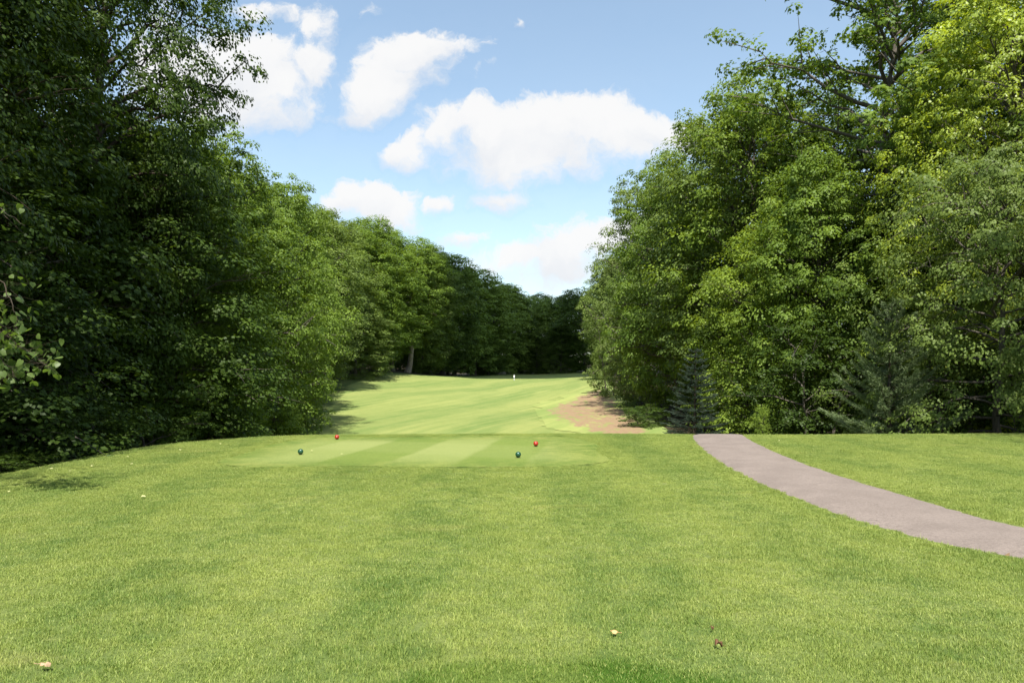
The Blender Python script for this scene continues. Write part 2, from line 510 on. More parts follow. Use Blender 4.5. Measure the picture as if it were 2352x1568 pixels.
def rrect(X, Y, x0, x1, y0, y1, r):
    qx = np.abs(X-(x0+x1)/2)-((x1-x0)/2-r); qy = np.abs(Y-(y0+y1)/2)-((y1-y0)/2-r)
    return np.hypot(np.maximum(qx, 0), np.maximum(qy, 0))+np.minimum(np.maximum(qx, qy), 0)-r
TEE = (-5.7, 1.9, 12.2, 18.0, 1.3)
def tee_sdf(X, Y):
    return rrect(X, Y, *TEE) + 0.08*np.sin(X*1.7)+0.06*np.sin(Y*2.3)
sheet('tee_box', lambda X, Y: tee_sdf(X, Y) < 0, -6.4, 3.6, 11.6, 18.8, 0.06, 0.012, M_TEE, 'close-cut tee box with light and dark mowing checks', lambda X, Y: np.clip(-tee_sdf(X, Y)/np.where(X > 0.4, 2.2, 1.5), 0, 1))
def fair_in(X, Y):
    return (X > lx(Y)+2.2+0.5*np.sin(Y*0.11)) & (X < rx_(Y)-1.6) & (Y > 26) & (Y < 172)
sheet('fairway', fair_in, -20, 18, 26, 172, 0.5, 0.03, M_FAIR, 'pale green fairway with long slanting mowing bands')

# worn soil on the right bank of the fairway
def soil_mat():
    m, T = new_mat('bare_soil')
    g = T.n('ShaderNodeNewGeometry')
    p = g.outputs['Position']
    n1 = T.noise(T.v('MULTIPLY', p, (1, 0.5, 1)), 1.4, 6, 0.72)
    n2 = T.noise(p, 4.0, 4, 0.6)
    col = T.mix(n2.outputs['Fac'], (0.150, 0.098, 0.055), (0.300, 0.212, 0.130))
    ae = T.n('ShaderNodeAttribute', attribute_name='edge')
    gr = T.m('SUBTRACT', T.m('ADD', n1.outputs['Fac'], 0.42), T.m('MULTIPLY', ae.outputs['Fac'], 0.43))
    col = T.mix(T.ss(gr, 0.50, 0.64), col, turf_color(T, p, 'fairway'))
    finish(T, principled(T, col, 0.95, 0.1, bump(T, n2.outputs['Fac'], 0.6, 0.05)).outputs[0])
    return m
M_SOIL = soil_mat()
def soil_in(X, Y):
    # oval following the foot of the right-hand trees
    cx = np.interp(Y, [36, 48, 60, 72, 84], [7.4, 6.3, 6.3, 8.4, 11.0])
    w = np.interp(Y, [38, 44, 56, 66, 78, 84], [0.8, 3.2, 4.4, 4.0, 2.0, 0.0])
    n = np.array([mnoise.noise((a*0.55, b*0.30, 0.0))+0.5*mnoise.noise((a*1.6, b*0.9, 3.0)) for a, b in zip(X.ravel(), Y.ravel())]).reshape(X.shape)
    return np.abs(X-cx) < w*(1+0.45*n)+0.8
def soil_edge(X, Y):
    cx = np.interp(Y, [36, 48, 60, 72, 84], [7.4, 6.3, 6.3, 8.4, 11.0])
    w = np.interp(Y, [38, 44, 56, 66, 78, 84], [0.8, 3.2, 4.4, 4.0, 2.0, 0.0])
    return np.clip((w+0.6-np.abs(X-cx))/2.6, 0, 1)
sheet('bare_soil', soil_in, 2, 14, 38, 86, 0.25, 0.055, M_SOIL, 'worn reddish bare soil patch at the foot of the right-hand trees', soil_edge)

# ------------------------------------------------------------------ cart path
def path_mat():
    m, T = new_mat('path_asphalt')
    g = T.n('ShaderNodeNewGeometry')
    p = g.outputs['Position']
    n1 = T.noise(p, 90.0, 3, 0.7)
    n2 = T.noise(p, 1.6, 4, 0.6)
    n3 = T.noise(T.v('MULTIPLY', p, (1, 0.4, 1)), 7.0, 4, 0.65)
    col = T.mix(T.ss(n2.outputs['Fac'], 0.35, 0.65), (0.196, 0.160, 0.138), (0.236, 0.194, 0.168))
    col = T.mix(T.ss(n1.outputs['Fac'], 0.4, 0.66, 0.0, 0.6), col, (0.10, 0.083, 0.075))
    col = T.mix(T.ss(n3.outputs['Fac'], 0.6, 0.78, 0.0, 0.25), col, (0.285, 0.232, 0.204))
    gt = T.noise(p, 24.0, 4, 0.75)
    col = T.mix(T.ss(gt.outputs['Fac'], 0.42, 0.66, 0.0, 0.42), col, (0.105, 0.086, 0.075))
    vo = T.n('ShaderNodeTexVoronoi', feature='DISTANCE_TO_EDGE')
    wob = T.noise(p, 3.0, 3, 0.6)
    T.put(vo.inputs['Vector'], T.v('ADD', p, wob.outputs['Color']))
    vo.inputs['Scale'].default_value = 0.9
    crk = T.m('MULTIPLY', T.ss(vo.outputs['Distance'], 0.0, 0.012, 1.0, 0.0), T.ss(n2.outputs['Fac'], 0.47, 0.62, 0.0, 0.5))
    col = T.mix(crk, col, (0.05, 0.042, 0.036))
    st = T.noise(T.v('MULTIPLY', p, (1.0, 0.5, 1)), 0.55, 5, 0.7)
    col = T.mix(T.ss(st.outputs['Fac'], 0.5, 0.72, 0.0, 0.45), col, (0.145, 0.120, 0.106))
    finish(T, principled(T, col, 0.92, 0.2, bump(T, n1.outputs['Fac'], 0.7, 0.012)).outputs[0])
    return m
def edge_mat():
    m, T = new_mat('path_soil_edge')
    g = T.n('ShaderNodeNewGeometry')
    n1 = T.noise(g.outputs['Position'], 14.0, 4, 0.65)
    col = T.mix(n1.outputs['Fac'], (0.085, 0.052, 0.030), (0.24, 0.16, 0.09))
    finish(T, principled(T, col, 0.95, 0.1, bump(T, n1.outputs['Fac'], 0.7, 0.02)).outputs[0])
    return m
P_L = np.array([(9.0, 1.6), (7.4, 3.2), (6.2, 4.4), (5.25, 5.3), (4.64, 6.18), (4.24, 6.83), (4.0, 7.66), (3.86, 8.6), (3.80, 10.97), (3.96, 13.3), (4.35, 16), (4.86, 18.4), (5.7, 21), (6.6, 25), (7.4, 30)])
P_R = np.array([(11.0, 3.2), (9.0, 4.6), (7.6, 5.6), (6.5, 6.4), (5.75, 7.2), (5.52, 7.7), (5.45, 8.2), (5.43, 9.1), (5.38, 10.9), (5.50, 13.1), (5.80, 15.6), (6.32, 18.5), (7.2, 21), (8.2, 25), (9.1, 30)])
def dense(P, n=12):
    t = np.arange(len(P)); tt = np.linspace(0, len(P)-1, (len(P)-1)*n+1)
    out = []
    for a in tt:   # Catmull-Rom
        i = min(int(a), len(P)-2); f = a-i
        p0, p1, p2, p3 = P[max(i-1, 0)], P[i], P[i+1], P[min(i+2, len(P)-1)]
        out.append(0.5*((2*p1)+(-p0+p2)*f+(2*p0-5*p1+4*p2-p3)*f*f+(-p0+3*p1-3*p2+p3)*f**3))
    return np.array(out)
PL, PR = dense(P_L), dense(P_R)
def strip(name, wide, off, mat, label, rag, seed):
    n = len(PL)
    rows = []
    for i in range(n):
        l, r = PL[i], PR[i]
        d = (r-l)/np.linalg.norm(r-l)
        a = l-d*(wide+rag*mnoise.noise((i*0.35, seed, 0))+rag*0.6*mnoise.noise((i*1.1, seed, 5)))
        b = r+d*(wide+rag*mnoise.noise((i*0.33, seed+9, 0))+rag*0.6*mnoise.noise((i*1.2, seed, 8)))
        for t in np.linspace(0, 1, 9):
            q = a*(1-t)+b*t
            crown = 0.012*(1-(2*t-1)**2)
            dr = -0.03 if t in (0.0, 1.0) else 0.0
            rows.append((q[0], q[1], gz(q[0], q[1])+off+crown+dr))
    k = np.arange(n*9).reshape(n, 9)
    q = np.stack([k[:-1, :-1], k[:-1, 1:], k[1:, 1:], k[1:, :-1]], -1).reshape(-1, 4)
    o = link(name, mesh_np(name, rows, q, mat, True))
    tag(o, label, None, None, 'structure')
strip('path_verge', 0.05, 0.010, edge_mat(), 'thin ragged brown soil edge along the cart path', 0.07, 2.0)
strip('cart_path', 0.0, 0.026, path_mat(), 'pinkish grey asphalt cart path curving over the crest', 0.05, 4.0)
PATH_C = (PL+PR)/2
PATH_W = np.linalg.norm(PR-PL, axis=1)/2

# ------------------------------------------------------------------ grass blades (one stuff object, instanced tiles)
def grass_tile(seed, size, n, hmin, hmax):
    r = np.random.default_rng(seed)
    base = np.stack([r.uniform(-size/2, size/2, n), r.uniform(-size/2, size/2, n), np.full(n, -0.004)], -1)
    az = r.uniform(0, 2*np.pi, n)
    lean = np.abs(r.normal(0.35, 0.25, n))
    hgt = r.uniform(hmin, hmax, n)*(0.7+0.6*r.random(n))*np.where(r.random(n) < 0.03, 1.7, 1.0)
    d = np.stack([np.cos(az), np.sin(az), np.zeros(n)], -1)
    fa = az+np.pi/2+r.normal(0, 0.5, n)
    s = np.stack([np.cos(fa), np.sin(fa), np.zeros(n)], -1)*(r.uniform(0.0012, 0.0024, n))[:, None]
    up = np.array([0, 0, 1.0])
    mid_ = base+up*(hgt*0.55)[:, None]+d*(lean*hgt*0.3)[:, None]
    tip = base+up*(hgt*0.95)[:, None]+d*(lean*hgt*1.0)[:, None]
    V = np.stack([base-s, base+s, mid_-s*0.85, mid_+s*0.85, tip], 1)
    k = (np.arange(n)*5)[:, None]
    tri = np.concatenate([k+np.array([[0, 1, 3]]), k+np.array([[0, 3, 2]]), k+np.array([[2, 3, 4]])])
    tint = np.repeat(np.where(r.random(n) < 0.05, 1.6, np.clip(r.normal(0.35, 0.28, n), 0, 1)), 5)
    me = mesh_np('grass_tuft', V.reshape(-1, 3), tri, M_BLADE, False, {'tint': tint})
    return me
TILE = 0.30
tiles = bpy.data.collections.new('grass_tiles')
for s in range(5):
    o = bpy.data.objects.new('grass_tuft', grass_tile(40+s, TILE*1.25, 1300, 0.014, 0.027))
    tiles.objects.link(o)
for s in range(3):
    o = bpy.data.objects.new('grass_tuft', grass_tile(60+s, 0.11, 130, 0.016, 0.030))
    tiles.objects.link(o)
pts, rots, scl, pick = [], [], [], []
def put_tile(x, y, k, f=1.0):
    pts.append((x, y, gz(x, y)))
    rots.append(random.uniform(0, 6.283))
    scl.append(f*(1.0+0.35*mnoise.noise((x*0.9, y*0.9, 2.0))+random.uniform(-0.1, 0.1)))
    pick.append(k)
for yy in np.arange(2.6, 19.6, TILE):
    for xx in np.arange(-0.80*yy-1.2, 0.80*yy+1.2, TILE):
        x = xx+random.uniform(-0.05, 0.05); y = yy+random.uniform(-0.05, 0.05)
        if x < -11.5: continue
        dd = np.hypot(PATH_C[:, 0]-x, PATH_C[:, 1]-y)
        j = int(dd.argmin())
        edge = dd[j]-PATH_W[j]
        if edge < 0.26: continue
        if tee_sdf(np.array(x), np.array(y)) < 0.20: continue
        put_tile(x, y, random.randrange(5))
for k in range(len(PL)-1):            # small tufts along the ragged path edges
    for A, B, side in ((PL[k], PL[k+1], -1), (PR[k], PR[k+1], 1)):
        L = np.linalg.norm(B-A)
        if A[1] > 20 or A[1] < 3: continue
        d = (B-A)/max(L, 1e-6)
        nrm = np.array([d[1], -d[0]])*side
        for _ in range(int(L*75)):
            q = A+d*random.uniform(0, L)+nrm*(0.005+0.44*random.random()+0.05*mnoise.noise((A[0]*3, A[1]*3, 1.0)))
            put_tile(q[0], q[1], 5+random.randrange(3), 1.1)
n_e = 0
while n_e < 3600:                     # and round the tee
    x = random.uniform(-6.6, 3.8); y = random.uniform(11.4, 18.6)
    sd_ = float(tee_sdf(np.array(x), np.array(y)))
    if -0.35 < sd_ < 0.42 and (sd_ > 0 or random.random() < 0.5*(1+sd_/0.35)):
        put_tile(x, y, 5+random.randrange(3), 0.9 if sd_ > 0 else 0.55); n_e += 1
gm = mesh_np('lawn_grass', np.array(pts), [np.zeros((0, 3), int)], None, False, None) if False else bpy.data.meshes.new('lawn_grass')
gm.vertices.add(len(pts))
gm.vertices.foreach_set('co', np.array(pts, np.float32).ravel())
for nm, arr in (('rotz', rots), ('tall', scl), ('pick', pick)):
    a = gm.attributes.new(nm, 'FLOAT', 'POINT')
    a.data.foreach_set('value', np.array(arr, np.float32))
gm.update()
lawn = link('lawn_grass', gm)
tag(lawn, 'short mown grass blades covering the near lawn', 'grass', None, 'stuff')
ng = bpy.data.node_groups.new('grass_scatter', 'GeometryNodeTree')
ng.interface.new_socket('Geometry', in_out='INPUT', socket_type='NodeSocketGeometry')
ng.interface.new_socket('Geometry', in_out='OUTPUT', socket_type='NodeSocketGeometry')
G = NT(ng)
gi = G.n('NodeGroupInput'); go = G.n('NodeGroupOutput')
ci = G.n('GeometryNodeCollectionInfo')
ci.inputs['Collection'].default_value = tiles
ci.inputs['Separate Children'].default_value = True
ip = G.n('GeometryNodeInstanceOnPoints')
m2p = G.n('GeometryNodeMeshToPoints')
G.put(m2p.inputs['Mesh'], gi.outputs[0])
G.put(ip.inputs['Points'], m2p.outputs[0])
G.put(ip.inputs['Instance'], ci.outputs[0])
ip.inputs['Pick Instance'].default_value = True
nc = G.n('GeometryNodeInputNamedAttribute', data_type='FLOAT'); nc.inputs['Name'].default_value = 'pick'
G.put(ip.inputs['Instance Index'], nc.outputs[0])
na = G.n('GeometryNodeInputNamedAttribute', data_type='FLOAT'); na.inputs['Name'].default_value = 'rotz'
nb = G.n('GeometryNodeInputNamedAttribute', data_type='FLOAT'); nb.inputs['Name'].default_value = 'tall'
G.put(ip.inputs['Rotation'], G.xyz(0.0, 0.0, na.outputs[0]))
G.put(ip.inputs['Scale'], G.xyz(1.0, 1.0, nb.outputs[0]))
G.put(go.inputs[0], ip.outputs[0])
md = lawn.modifiers.new('scatter', 'NODES')
md.node_group = ng


# ------------------------------------------------------------------ unseen cumulus overhead, added to cast shade on the far end
def cumulus(cx, cy, cz, lobes, mat):
    V, F, n0 = [], [], 0
    for (x, y, z, rx, ry, rz) in lobes:
        nu, nv = 28, 14
        for i in range(nv+1):
            th = math.pi*i/nv
            for j in range(nu):
                ph = 2*math.pi*j/nu
                d = (math.sin(th)*math.cos(ph), math.sin(th)*math.sin(ph), math.cos(th))
                k = 1+0.22*mnoise.noise((d[0]*2+x, d[1]*2+y, d[2]*2))
                zz = d[2]*rz*k
                V.append((cx+x+d[0]*rx*k, cy+y+d[1]*ry*k, cz+z+(zz if zz > 0 else zz*0.35)))
        for i in range(nv):
            for j in range(nu):
                a = n0+i*nu+j; b = n0+i*nu+(j+1) % nu
                F.append((a, a+nu, b+nu, b))
        n0 = len(V)
    return mesh_np('cloud', V, np.array(F), mat, True)
mcl, Tc = new_mat('shade_cloud_white')
finish(Tc, principled(Tc, (0.85, 0.85, 0.86), 1.0, 0.0).outputs[0])
tcl = 520.0
cc_ = Vector((10, 172, 2))+SUN*tcl
cl_o = link('cloud', cumulus(cc_.x, cc_.y, cc_.z, [(0, 0, 0, 21, 50, 14), (14, 26, 2, 16, 30, 12), (-6, 40, 3, 24, 34, 15), (-8, -34, 0, 17, 25, 9), (10, -30, 1, 12, 24, 9), (24, 55, 2, 22, 34, 12)], mcl))
tag(cl_o, 'unseen cumulus cloud added high overhead to shade the far end of the fairway', None, None, 'structure')

# ------------------------------------------------------------------ trees
def tube(P, R, sides=6):
    P = np.asarray(P, float); R = np.asarray(R, float)
    n = len(P)
    T_ = np.gradient(P, axis=0)
    T_ /= np.linalg.norm(T_, axis=1)[:, None]+1e-9
    ref = np.array([0.0, 0, 1]) if abs(T_[0][2]) < 0.8 else np.array([1.0, 0, 0])
    A = np.cross(T_, ref); A /= np.linalg.norm(A, axis=1)[:, None]+1e-9
    B = np.cross(T_, A)
    ang = np.arange(sides)*2*np.pi/sides
    V = P[:, None, :]+R[:, None, None]*(np.cos(ang)[None, :, None]*A[:, None, :]+np.sin(ang)[None, :, None]*B[:, None, :])
    k = np.arange(n*sides).reshape(n, sides)
    k2 = np.roll(k, -1, axis=1)
    F = np.stack([k[:-1], k2[:-1], k2[1:], k[1:]], -1).reshape(-1, 4)
    return V.reshape(-1, 3), F

class Tubes:
    def __init__(self): self.v, self.f, self.n = [], [], 0
    def add(self, P, R, sides=6):
        v, f = tube(P, R, sides)
        self.v.append(v); self.f.append(f+self.n); self.n += len(v)
    def mesh(self, name, mat):
        return mesh_np(name, np.concatenate(self.v), np.concatenate(self.f), mat, True)

def leaves_mesh(name, C, N, D, L, Wd, tint, fold=0.12, lobed=False):
    """C centres, N normals, D long axes, L lengths, Wd widths -> folded leaves"""
    D = D-N*np.sum(D*N, 1)[:, None]
    D /= np.linalg.norm(D, axis=1)[:, None]+1e-9
    S = np.cross(N, D)
    L_ = L[:, None]; W_ = Wd[:, None]
    base = C-D*L_*0.4
    tip = C+D*L_*0.6-N*L_*0.10
    if not lobed:
        a = C+S*W_*0.5-N*W_*fold
        b = C-S*W_*0.5-N*W_*fold
        V = np.stack([base, a, tip, b], 1)
        k = (np.arange(len(C))*4)[:, None]
        tri = np.concatenate([k+np.array([[0, 1, 2]]), k+np.array([[0, 2, 3]])])
        return V.reshape(-1, 3), tri, np.repeat(tint, 4)
    a = C+S*W_*0.55+D*L_*0.16-N*W_*fold
    b = C-S*W_*0.55+D*L_*0.16-N*W_*fold
    m1 = C+S*W_*0.16+D*L_*0.10
    m2 = C-S*W_*0.16+D*L_*0.10
    c1 = base+S*W_*0.33
    c2 = base-S*W_*0.33
    V = np.stack([base, c1, a, m1, tip, m2, b, c2], 1)
    k = (np.arange(len(C))*8)[:, None]
    tri = np.concatenate([k+np.array([[0, 1, 3]]), k+np.array([[1, 2, 3]]), k+np.array([[0, 3, 4]]), k+np.array([[0, 4, 5]]), k+np.array([[0, 5, 7]]), k+np.array([[7, 5, 6]])])
    return V.reshape(-1, 3), tri, np.repeat(tint, 8)

PROFILES = {
    'oval': ([0, .2, .5, .8, 1], [.40, .80, 1.0, .92, .66]),
    'edge': ([0, .15, .42, .7, 1], [.50, .72, 1.0, .88, .58]),
    'flare': ([0, .3, .55, .8, 1], [.34, .55, .92, 1.0, .72]),
    'dome': ([0, .2, .5, .8, 1], [.72, .95, 1.0, .88, .70]),
    'tall': ([0, .3, .6, .85, 1], [.46, .82, 1.0, .88, .62]),
}
def profile(kind, t):
    return float(np.interp(t, *PROFILES[kind]))

def make_tree(seed, H, R, base, prof, n_prim, n_sec, n_cl, n_leaf, leaf, droop=0.22, flat=0.55, clump=0.50, trunk_r=None, asc=66, lobed=False, hang=0.0, skip=0.05, bark=None, multi=1, top=0.80, wide=0.74, shell=0, sclump=0.62, sleaf=46):
    """returns (trunk mesh, crown mesh) of a broadleaved tree standing at the origin"""
    r = np.random.default_rng(seed)
    tb = Tubes()
    tr = trunk_r or H*0.012
    cl_c, cl_o, cl_t, cl_s = [], [], [], []
    UP = np.array([0, 0, 1.0])
    for mtr in range(multi):
        lean = r.normal(0, 0.015*H, 2)+(r.normal(0, 0.09*H, 2) if multi > 1 else 0)
        tt = np.linspace(0, 1, 14)
        wob = np.cumsum(r.normal(0, 0.006*H, (14, 2)), axis=0)
        st = r.normal(0, 0.25, 2) if multi > 1 else np.zeros(2)
        TP = np.stack([st[0]+lean[0]*tt+wob[:, 0]-wob[0, 0], st[1]+lean[1]*tt+wob[:, 1]-wob[0, 1], tt*H*(top+0.06)-0.3], -1)
        TR = tr/multi**0.5*(1-tt)**0.8+0.02
        TR[0] *= 1.45
        TR[1] *= 1.08
        tb.add(TP, TR, 9)
        npm = n_prim//multi
        lob = r.normal(0, 1, (5, 3))
        for i in range(npm):
            t = (i+0.5+r.uniform(-0.4, 0.4))/npm
            t = min(max(t, 0.0), 0.985)
            zf = base/top+(1-base/top)*t
            zf = min(zf, 0.985)
            p0 = np.array([np.interp(zf, tt, TP[:, k]) for k in range(3)])
            az = i*2.39996+r.normal(0, 0.35)+mtr*1.3
            # big lobes: the crown radius swells and shrinks with direction and height
            lobe = 1.0+0.20*math.sin(az*2+seed+t*5.0)+0.12*math.sin(az*3.0-t*11.0+seed*0.7)
            ln = R*profile(prof, t)*r.uniform(0.78, 1.12)*lobe
            el = math.radians(2+asc*t**1.5+r.normal(0, 8))
            ln_v = min(1.0, (H*(1.0-top)/max(R*0.6, 0.1)))
            h = np.array([math.cos(az), math.sin(az), 0.0])
            s = np.linspace(0, 1, 6)
            P = p0+h*(ln*s)[:, None]*math.cos(el)+UP*(ln*(s*math.sin(el)*(0.6+0.4*ln_v)-droop*s*s*(1-0.8*t)))[:, None]
            P[1:] += r.normal(0, 0.03*ln, (5, 3))
            rr = max(0.015, min(tr*0.42, ln*0.016))
            tb.add(P, rr*(1-s)**0.8+0.006, 5)
            pd = P[-1]-P[0]; pd /= np.linalg.norm(pd)
            te = r.normal(0.5, 0.15)
            for se in (0.62, 0.80, 0.93, 1.0):
                cl_c.append(np.array([np.interp(se, s, P[:, k]) for k in range(3)])+r.normal(0, 0.1, 3)); cl_o.append(h); cl_t.append(te+r.normal(0, 0.08)); cl_s.append(r.uniform(0.7, 1.2))
            for j in range(n_sec):
                sj = 0.24+0.76*(j+r.uniform(0.2, 0.9))/n_sec
                q0 = np.array([np.interp(sj, s, P[:, k]) for k in range(3)])
                perp = np.cross(pd, r.normal(0, 1, 3)); perp /= np.linalg.norm(perp)
                perp = perp*np.array([1, 1, 0.8])+UP*0.22
                d2 = pd*r.uniform(0.35, 0.9)+perp*r.uniform(0.5, 1.0)*(1.15-0.5*sj)
                d2 /= np.linalg.norm(d2)
                l2 = ln*(0.46-0.22*sj)*r.uniform(0.7, 1.25)+0.22
                s2 = np.linspace(0, 1, 4)
                Q = q0+d2*(l2*s2)[:, None]-UP*(l2*(droop*0.5+hang)*s2*s2)[:, None]
                tb.add(Q, (rr*0.38*(1-s2)+0.004), 3)
                if r.random() < skip: continue
                tint0 = r.normal(0.45, 0.15)
                for c in range(n_cl):
                    sc = 0.34+0.70*(c+r.uniform(0.2, 0.8))/n_cl
                    cc = np.array([np.interp(min(sc, 1), s2, Q[:, k]) for k in range(3)])+r.normal(0, 0.16*clump/0.5, 3)
                    oh = d2*np.array([1, 1, 0.3])*0.6+h*0.5
                    cl_c.append(cc); cl_o.append(oh); cl_t.append(tint0+r.normal(0, 0.08)); cl_s.append(r.uniform(0.6, 1.3))
    blocks = [(np.array(cl_c), np.array(cl_o), np.array(cl_t), np.array(cl_s), n_leaf, clump, flat)]
    if shell:
        sc_c, sc_o = [], []
        sd = seed*1.37
        while len(sc_c) < shell:
            z = base+(1-base)*r.random()**0.85
            t = (z-base)/(1-base)
            az = r.uniform(0, 2*math.pi)
            cap = math.sqrt(max(0.0, 1-(max(0, t-0.55)/0.45)**2))
            rad = R*float(np.interp(min(t, 0.8), *PROFILES[prof]))*cap
            if r.random() > (rad/R+0.25): continue
            hx, hy = math.cos(az), math.sin(az)
            lob = 1+0.34*mnoise.noise((hx*1.5+sd, hy*1.5, z*H*0.30))+0.20*mnoise.noise((hx*3.6+sd, hy*3.6, z*H*0.7))
            if mnoise.noise((hx*2.6-sd, hy*2.6, z*H*0.5)) < -0.34: continue        # openings in the foliage
            rad *= lob*(1.06-0.42*r.random()**1.2)
            ax = np.array([np.interp(min(z/(top+0.06), 1), tt, TP[:, k]) for k in range(2)])
            sc_c.append((ax[0]+hx*rad, ax[1]+hy*rad, z*H*(0.94+0.08*lob)))
            nz_ = 0.15+0.85*max(0, t-0.35)/0.65
            sc_o.append((hx*(1-nz_*0.6), hy*(1-nz_*0.6), nz_))
        n_ = len(sc_c)
        blocks.append((np.array(sc_c), np.array(sc_o), r.normal(0.5, 0.20, n_), r.uniform(0.45, 1.3, n_), sleaf, sclump, 0.72))
    Cs, Ns, Ds, Ts = [], [], [], []
    for cc, oo, ct, cs, K, clump, flat in blocks:
        C, N, D, tint = spray(r, cc, oo, ct, cs, K, clump, flat, hang)
        Cs.append(C); Ns.append(N); Ds.append(D); Ts.append(tint)
    C = np.concatenate(Cs); N = np.concatenate(Ns); D = np.concatenate(Ds); tint = np.concatenate(Ts)
    n = len(C)
    L = leaf*r.uniform(0.65, 1.25, n)
    V, F, ti = leaves_mesh('crown', C, N, D, L, L*(wide if not lobed else 0.98), tint, lobed=lobed)
    TRIS[0] += len(F)+tb.n
    print('tree', seed, 'leaves', n, 'tris', len(F), 'trunk', tb.n, 'total', TRIS[0])
    return tb.mesh('trunk', bark or M_BARK), mesh_np('crown', V, F, LEAF['mid'], False, {'tint': ti})

TRIS = [0]
def spray(r, cc, oo, ct, cs, K, clump, flat, hang):
    UP = np.array([0, 0, 1.0])
    m = len(cc)
    # every spray is a small leafy dome, open underneath
    dv = r.normal(0, 1, (m, K, 3)); dv[:, :, 2] = np.abs(dv[:, :, 2])*np.where(r.random((m, K)) < 0.22, -0.5, 1.0)
    dv = dv+oo[:, None, :]*0.75
    dv /= np.linalg.norm(dv, axis=2)[:, :, None]
    rad = clump*cs[:, None]*(0.62+0.50*r.random((m, K))**0.8)
    off = dv*rad[:, :, None]*np.array([1.0, 1.0, flat])
    off[:, :, 2] -= hang*(off[:, :, 0]**2+off[:, :, 1]**2)/clump*1.1
    # the outer rim of a spray bows down and outwards
    out = off[:, :, 0]*oo[:, None, 0]+off[:, :, 1]*oo[:, None, 1]
    off[:, :, 2] -= 0.10*out
    C = (cc[:, None, :]+off).reshape(-1, 3)
    n = len(C)
    O = np.repeat(oo, K, 0)
    dvf = dv.reshape(-1, 3)
    N = r.normal(0, 0.27, (n, 3))+UP*0.45+dvf*1.0+O*0.15
    if hang > 0:
        N = N*np.array([1, 1, 0.7])+O*0.5*min(1.0, hang*2)
    N /= np.linalg.norm(N, axis=1)[:, None]
    D = O*0.4+dvf*np.array([0.8, 0.8, 0.2])+r.normal(0, 0.45, (n, 3))+np.array([0, 0, -0.30-hang*1.6])
    tint = np.clip(np.repeat(ct, K)+r.normal(0, 0.09, n), 0, 1)
    return C, N, D, tint

def make_conifer(seed, H, R, whorls, per, kind):
    r = np.random.default_rng(seed)
    tb = Tubes()
    tt = np.linspace(0, 1, 10)
    TP = np.stack([0.02*H*np.sin(tt*2.0), 0.015*H*np.sin(tt*3.1), tt*H-0.2], -1)
    tb.add(TP, 0.016*H*(1-tt)+0.008, 8)
    tri_v, tint = [], []
    for w in range(whorls):
        t = (w+0.4)/whorls
        z = H*(0.03+0.95*t)
        for b in range(per):
            az = b*2*np.pi/per+w*1.1+r.normal(0, 0.2)
            ln = R*(1-t)**(0.85 if kind == 'spruce' else 0.7)*(r.uniform(0.7, 1.15) if kind == 'spruce' else r.uniform(0.38, 1.25))+0.15
            el = math.radians((-14+40*t) if kind == 'spruce' else (12+32*t))+r.normal(0, 0.08)
            s = np.linspace(0, 1, 6)
            h = np.array([math.cos(az), math.sin(az), 0])
            P = np.array([np.interp(z/H, tt, TP[:, 0]), np.interp(z/H, tt, TP[:, 1]), z])+h*(ln*s)[:, None]*math.cos(el)+np.array([0, 0, 1.0])*(ln*(math.sin(el)*s+(0.16 if kind == 'spruce' else 0.22)*s*s))[:, None]
            tb.add(P, 0.010*ln*(1-s)+0.004, 4)
            # side shoots carrying needles
            nsh = int(8+ln*12)
            for k in range(nsh):
                sk = 0.18+0.82*(k+0.5)/nsh
                q = np.array([np.interp(sk, s, P[:, c]) for c in range(3)])
                a2 = az+(-1)**k*r.uniform(0.5, 1.0)*(1.15-sk*0.9)
                l2 = (ln*0.34*(1.05-sk)+0.10)*r.uniform(0.7, 1.2)
                up = 0.10 if kind == 'spruce' else 0.45
                d2 = np.array([math.cos(a2), math.sin(a2), up+r.normal(0, 0.15)])
                d2 /= np.linalg.norm(d2)
                m = int((60 if kind == 'spruce' else 46)*max(0.35, min(1.6, l2/0.25)))
                f = r.random(m)**0.8
                base = q+d2*(l2*f)[:, None]
                if kind == 'spruce':
                    nd = d2*0.8+r.normal(0, 0.55, (m, 3)); nl = r.uniform(0.030, 0.050, m); wd = 0.0062
                else:
                    nd = d2*1.0+r.normal(0, 0.42, (m, 3))+np.array([0, 0, -0.05]); nl = r.uniform(0.09, 0.15, m); wd = 0.0070
                nd /= np.linalg.norm(nd, axis=1)[:, None]
                sd = np.cross(nd, r.normal(0, 1, (m, 3))); sd /= np.linalg.norm(sd, axis=1)[:, None]
                tri_v.append(np.stack([base-sd*wd, base+sd*wd, base+nd*nl[:, None]], 1))
                tint.append(np.repeat(np.clip(0.3+0.6*f*sk+r.normal(0, 0.12, m), 0, 1), 3))
    V = np.concatenate(tri_v)
    F = np.arange(len(V)*3).reshape(-1, 3)
    print('conifer', kind, len(F))
    return tb.mesh('trunk', M_BARK_DARK), mesh_np('crown', V.reshape(-1, 3), F, LEAF[kind], False, {'tint': np.concatenate(tint)})

PROTO = {}
def proto(key, *a, **k):
    PROTO[key] = (make_conifer(*a, **k) if key in ('pine', 'spruce') else make_tree(*a, **k))
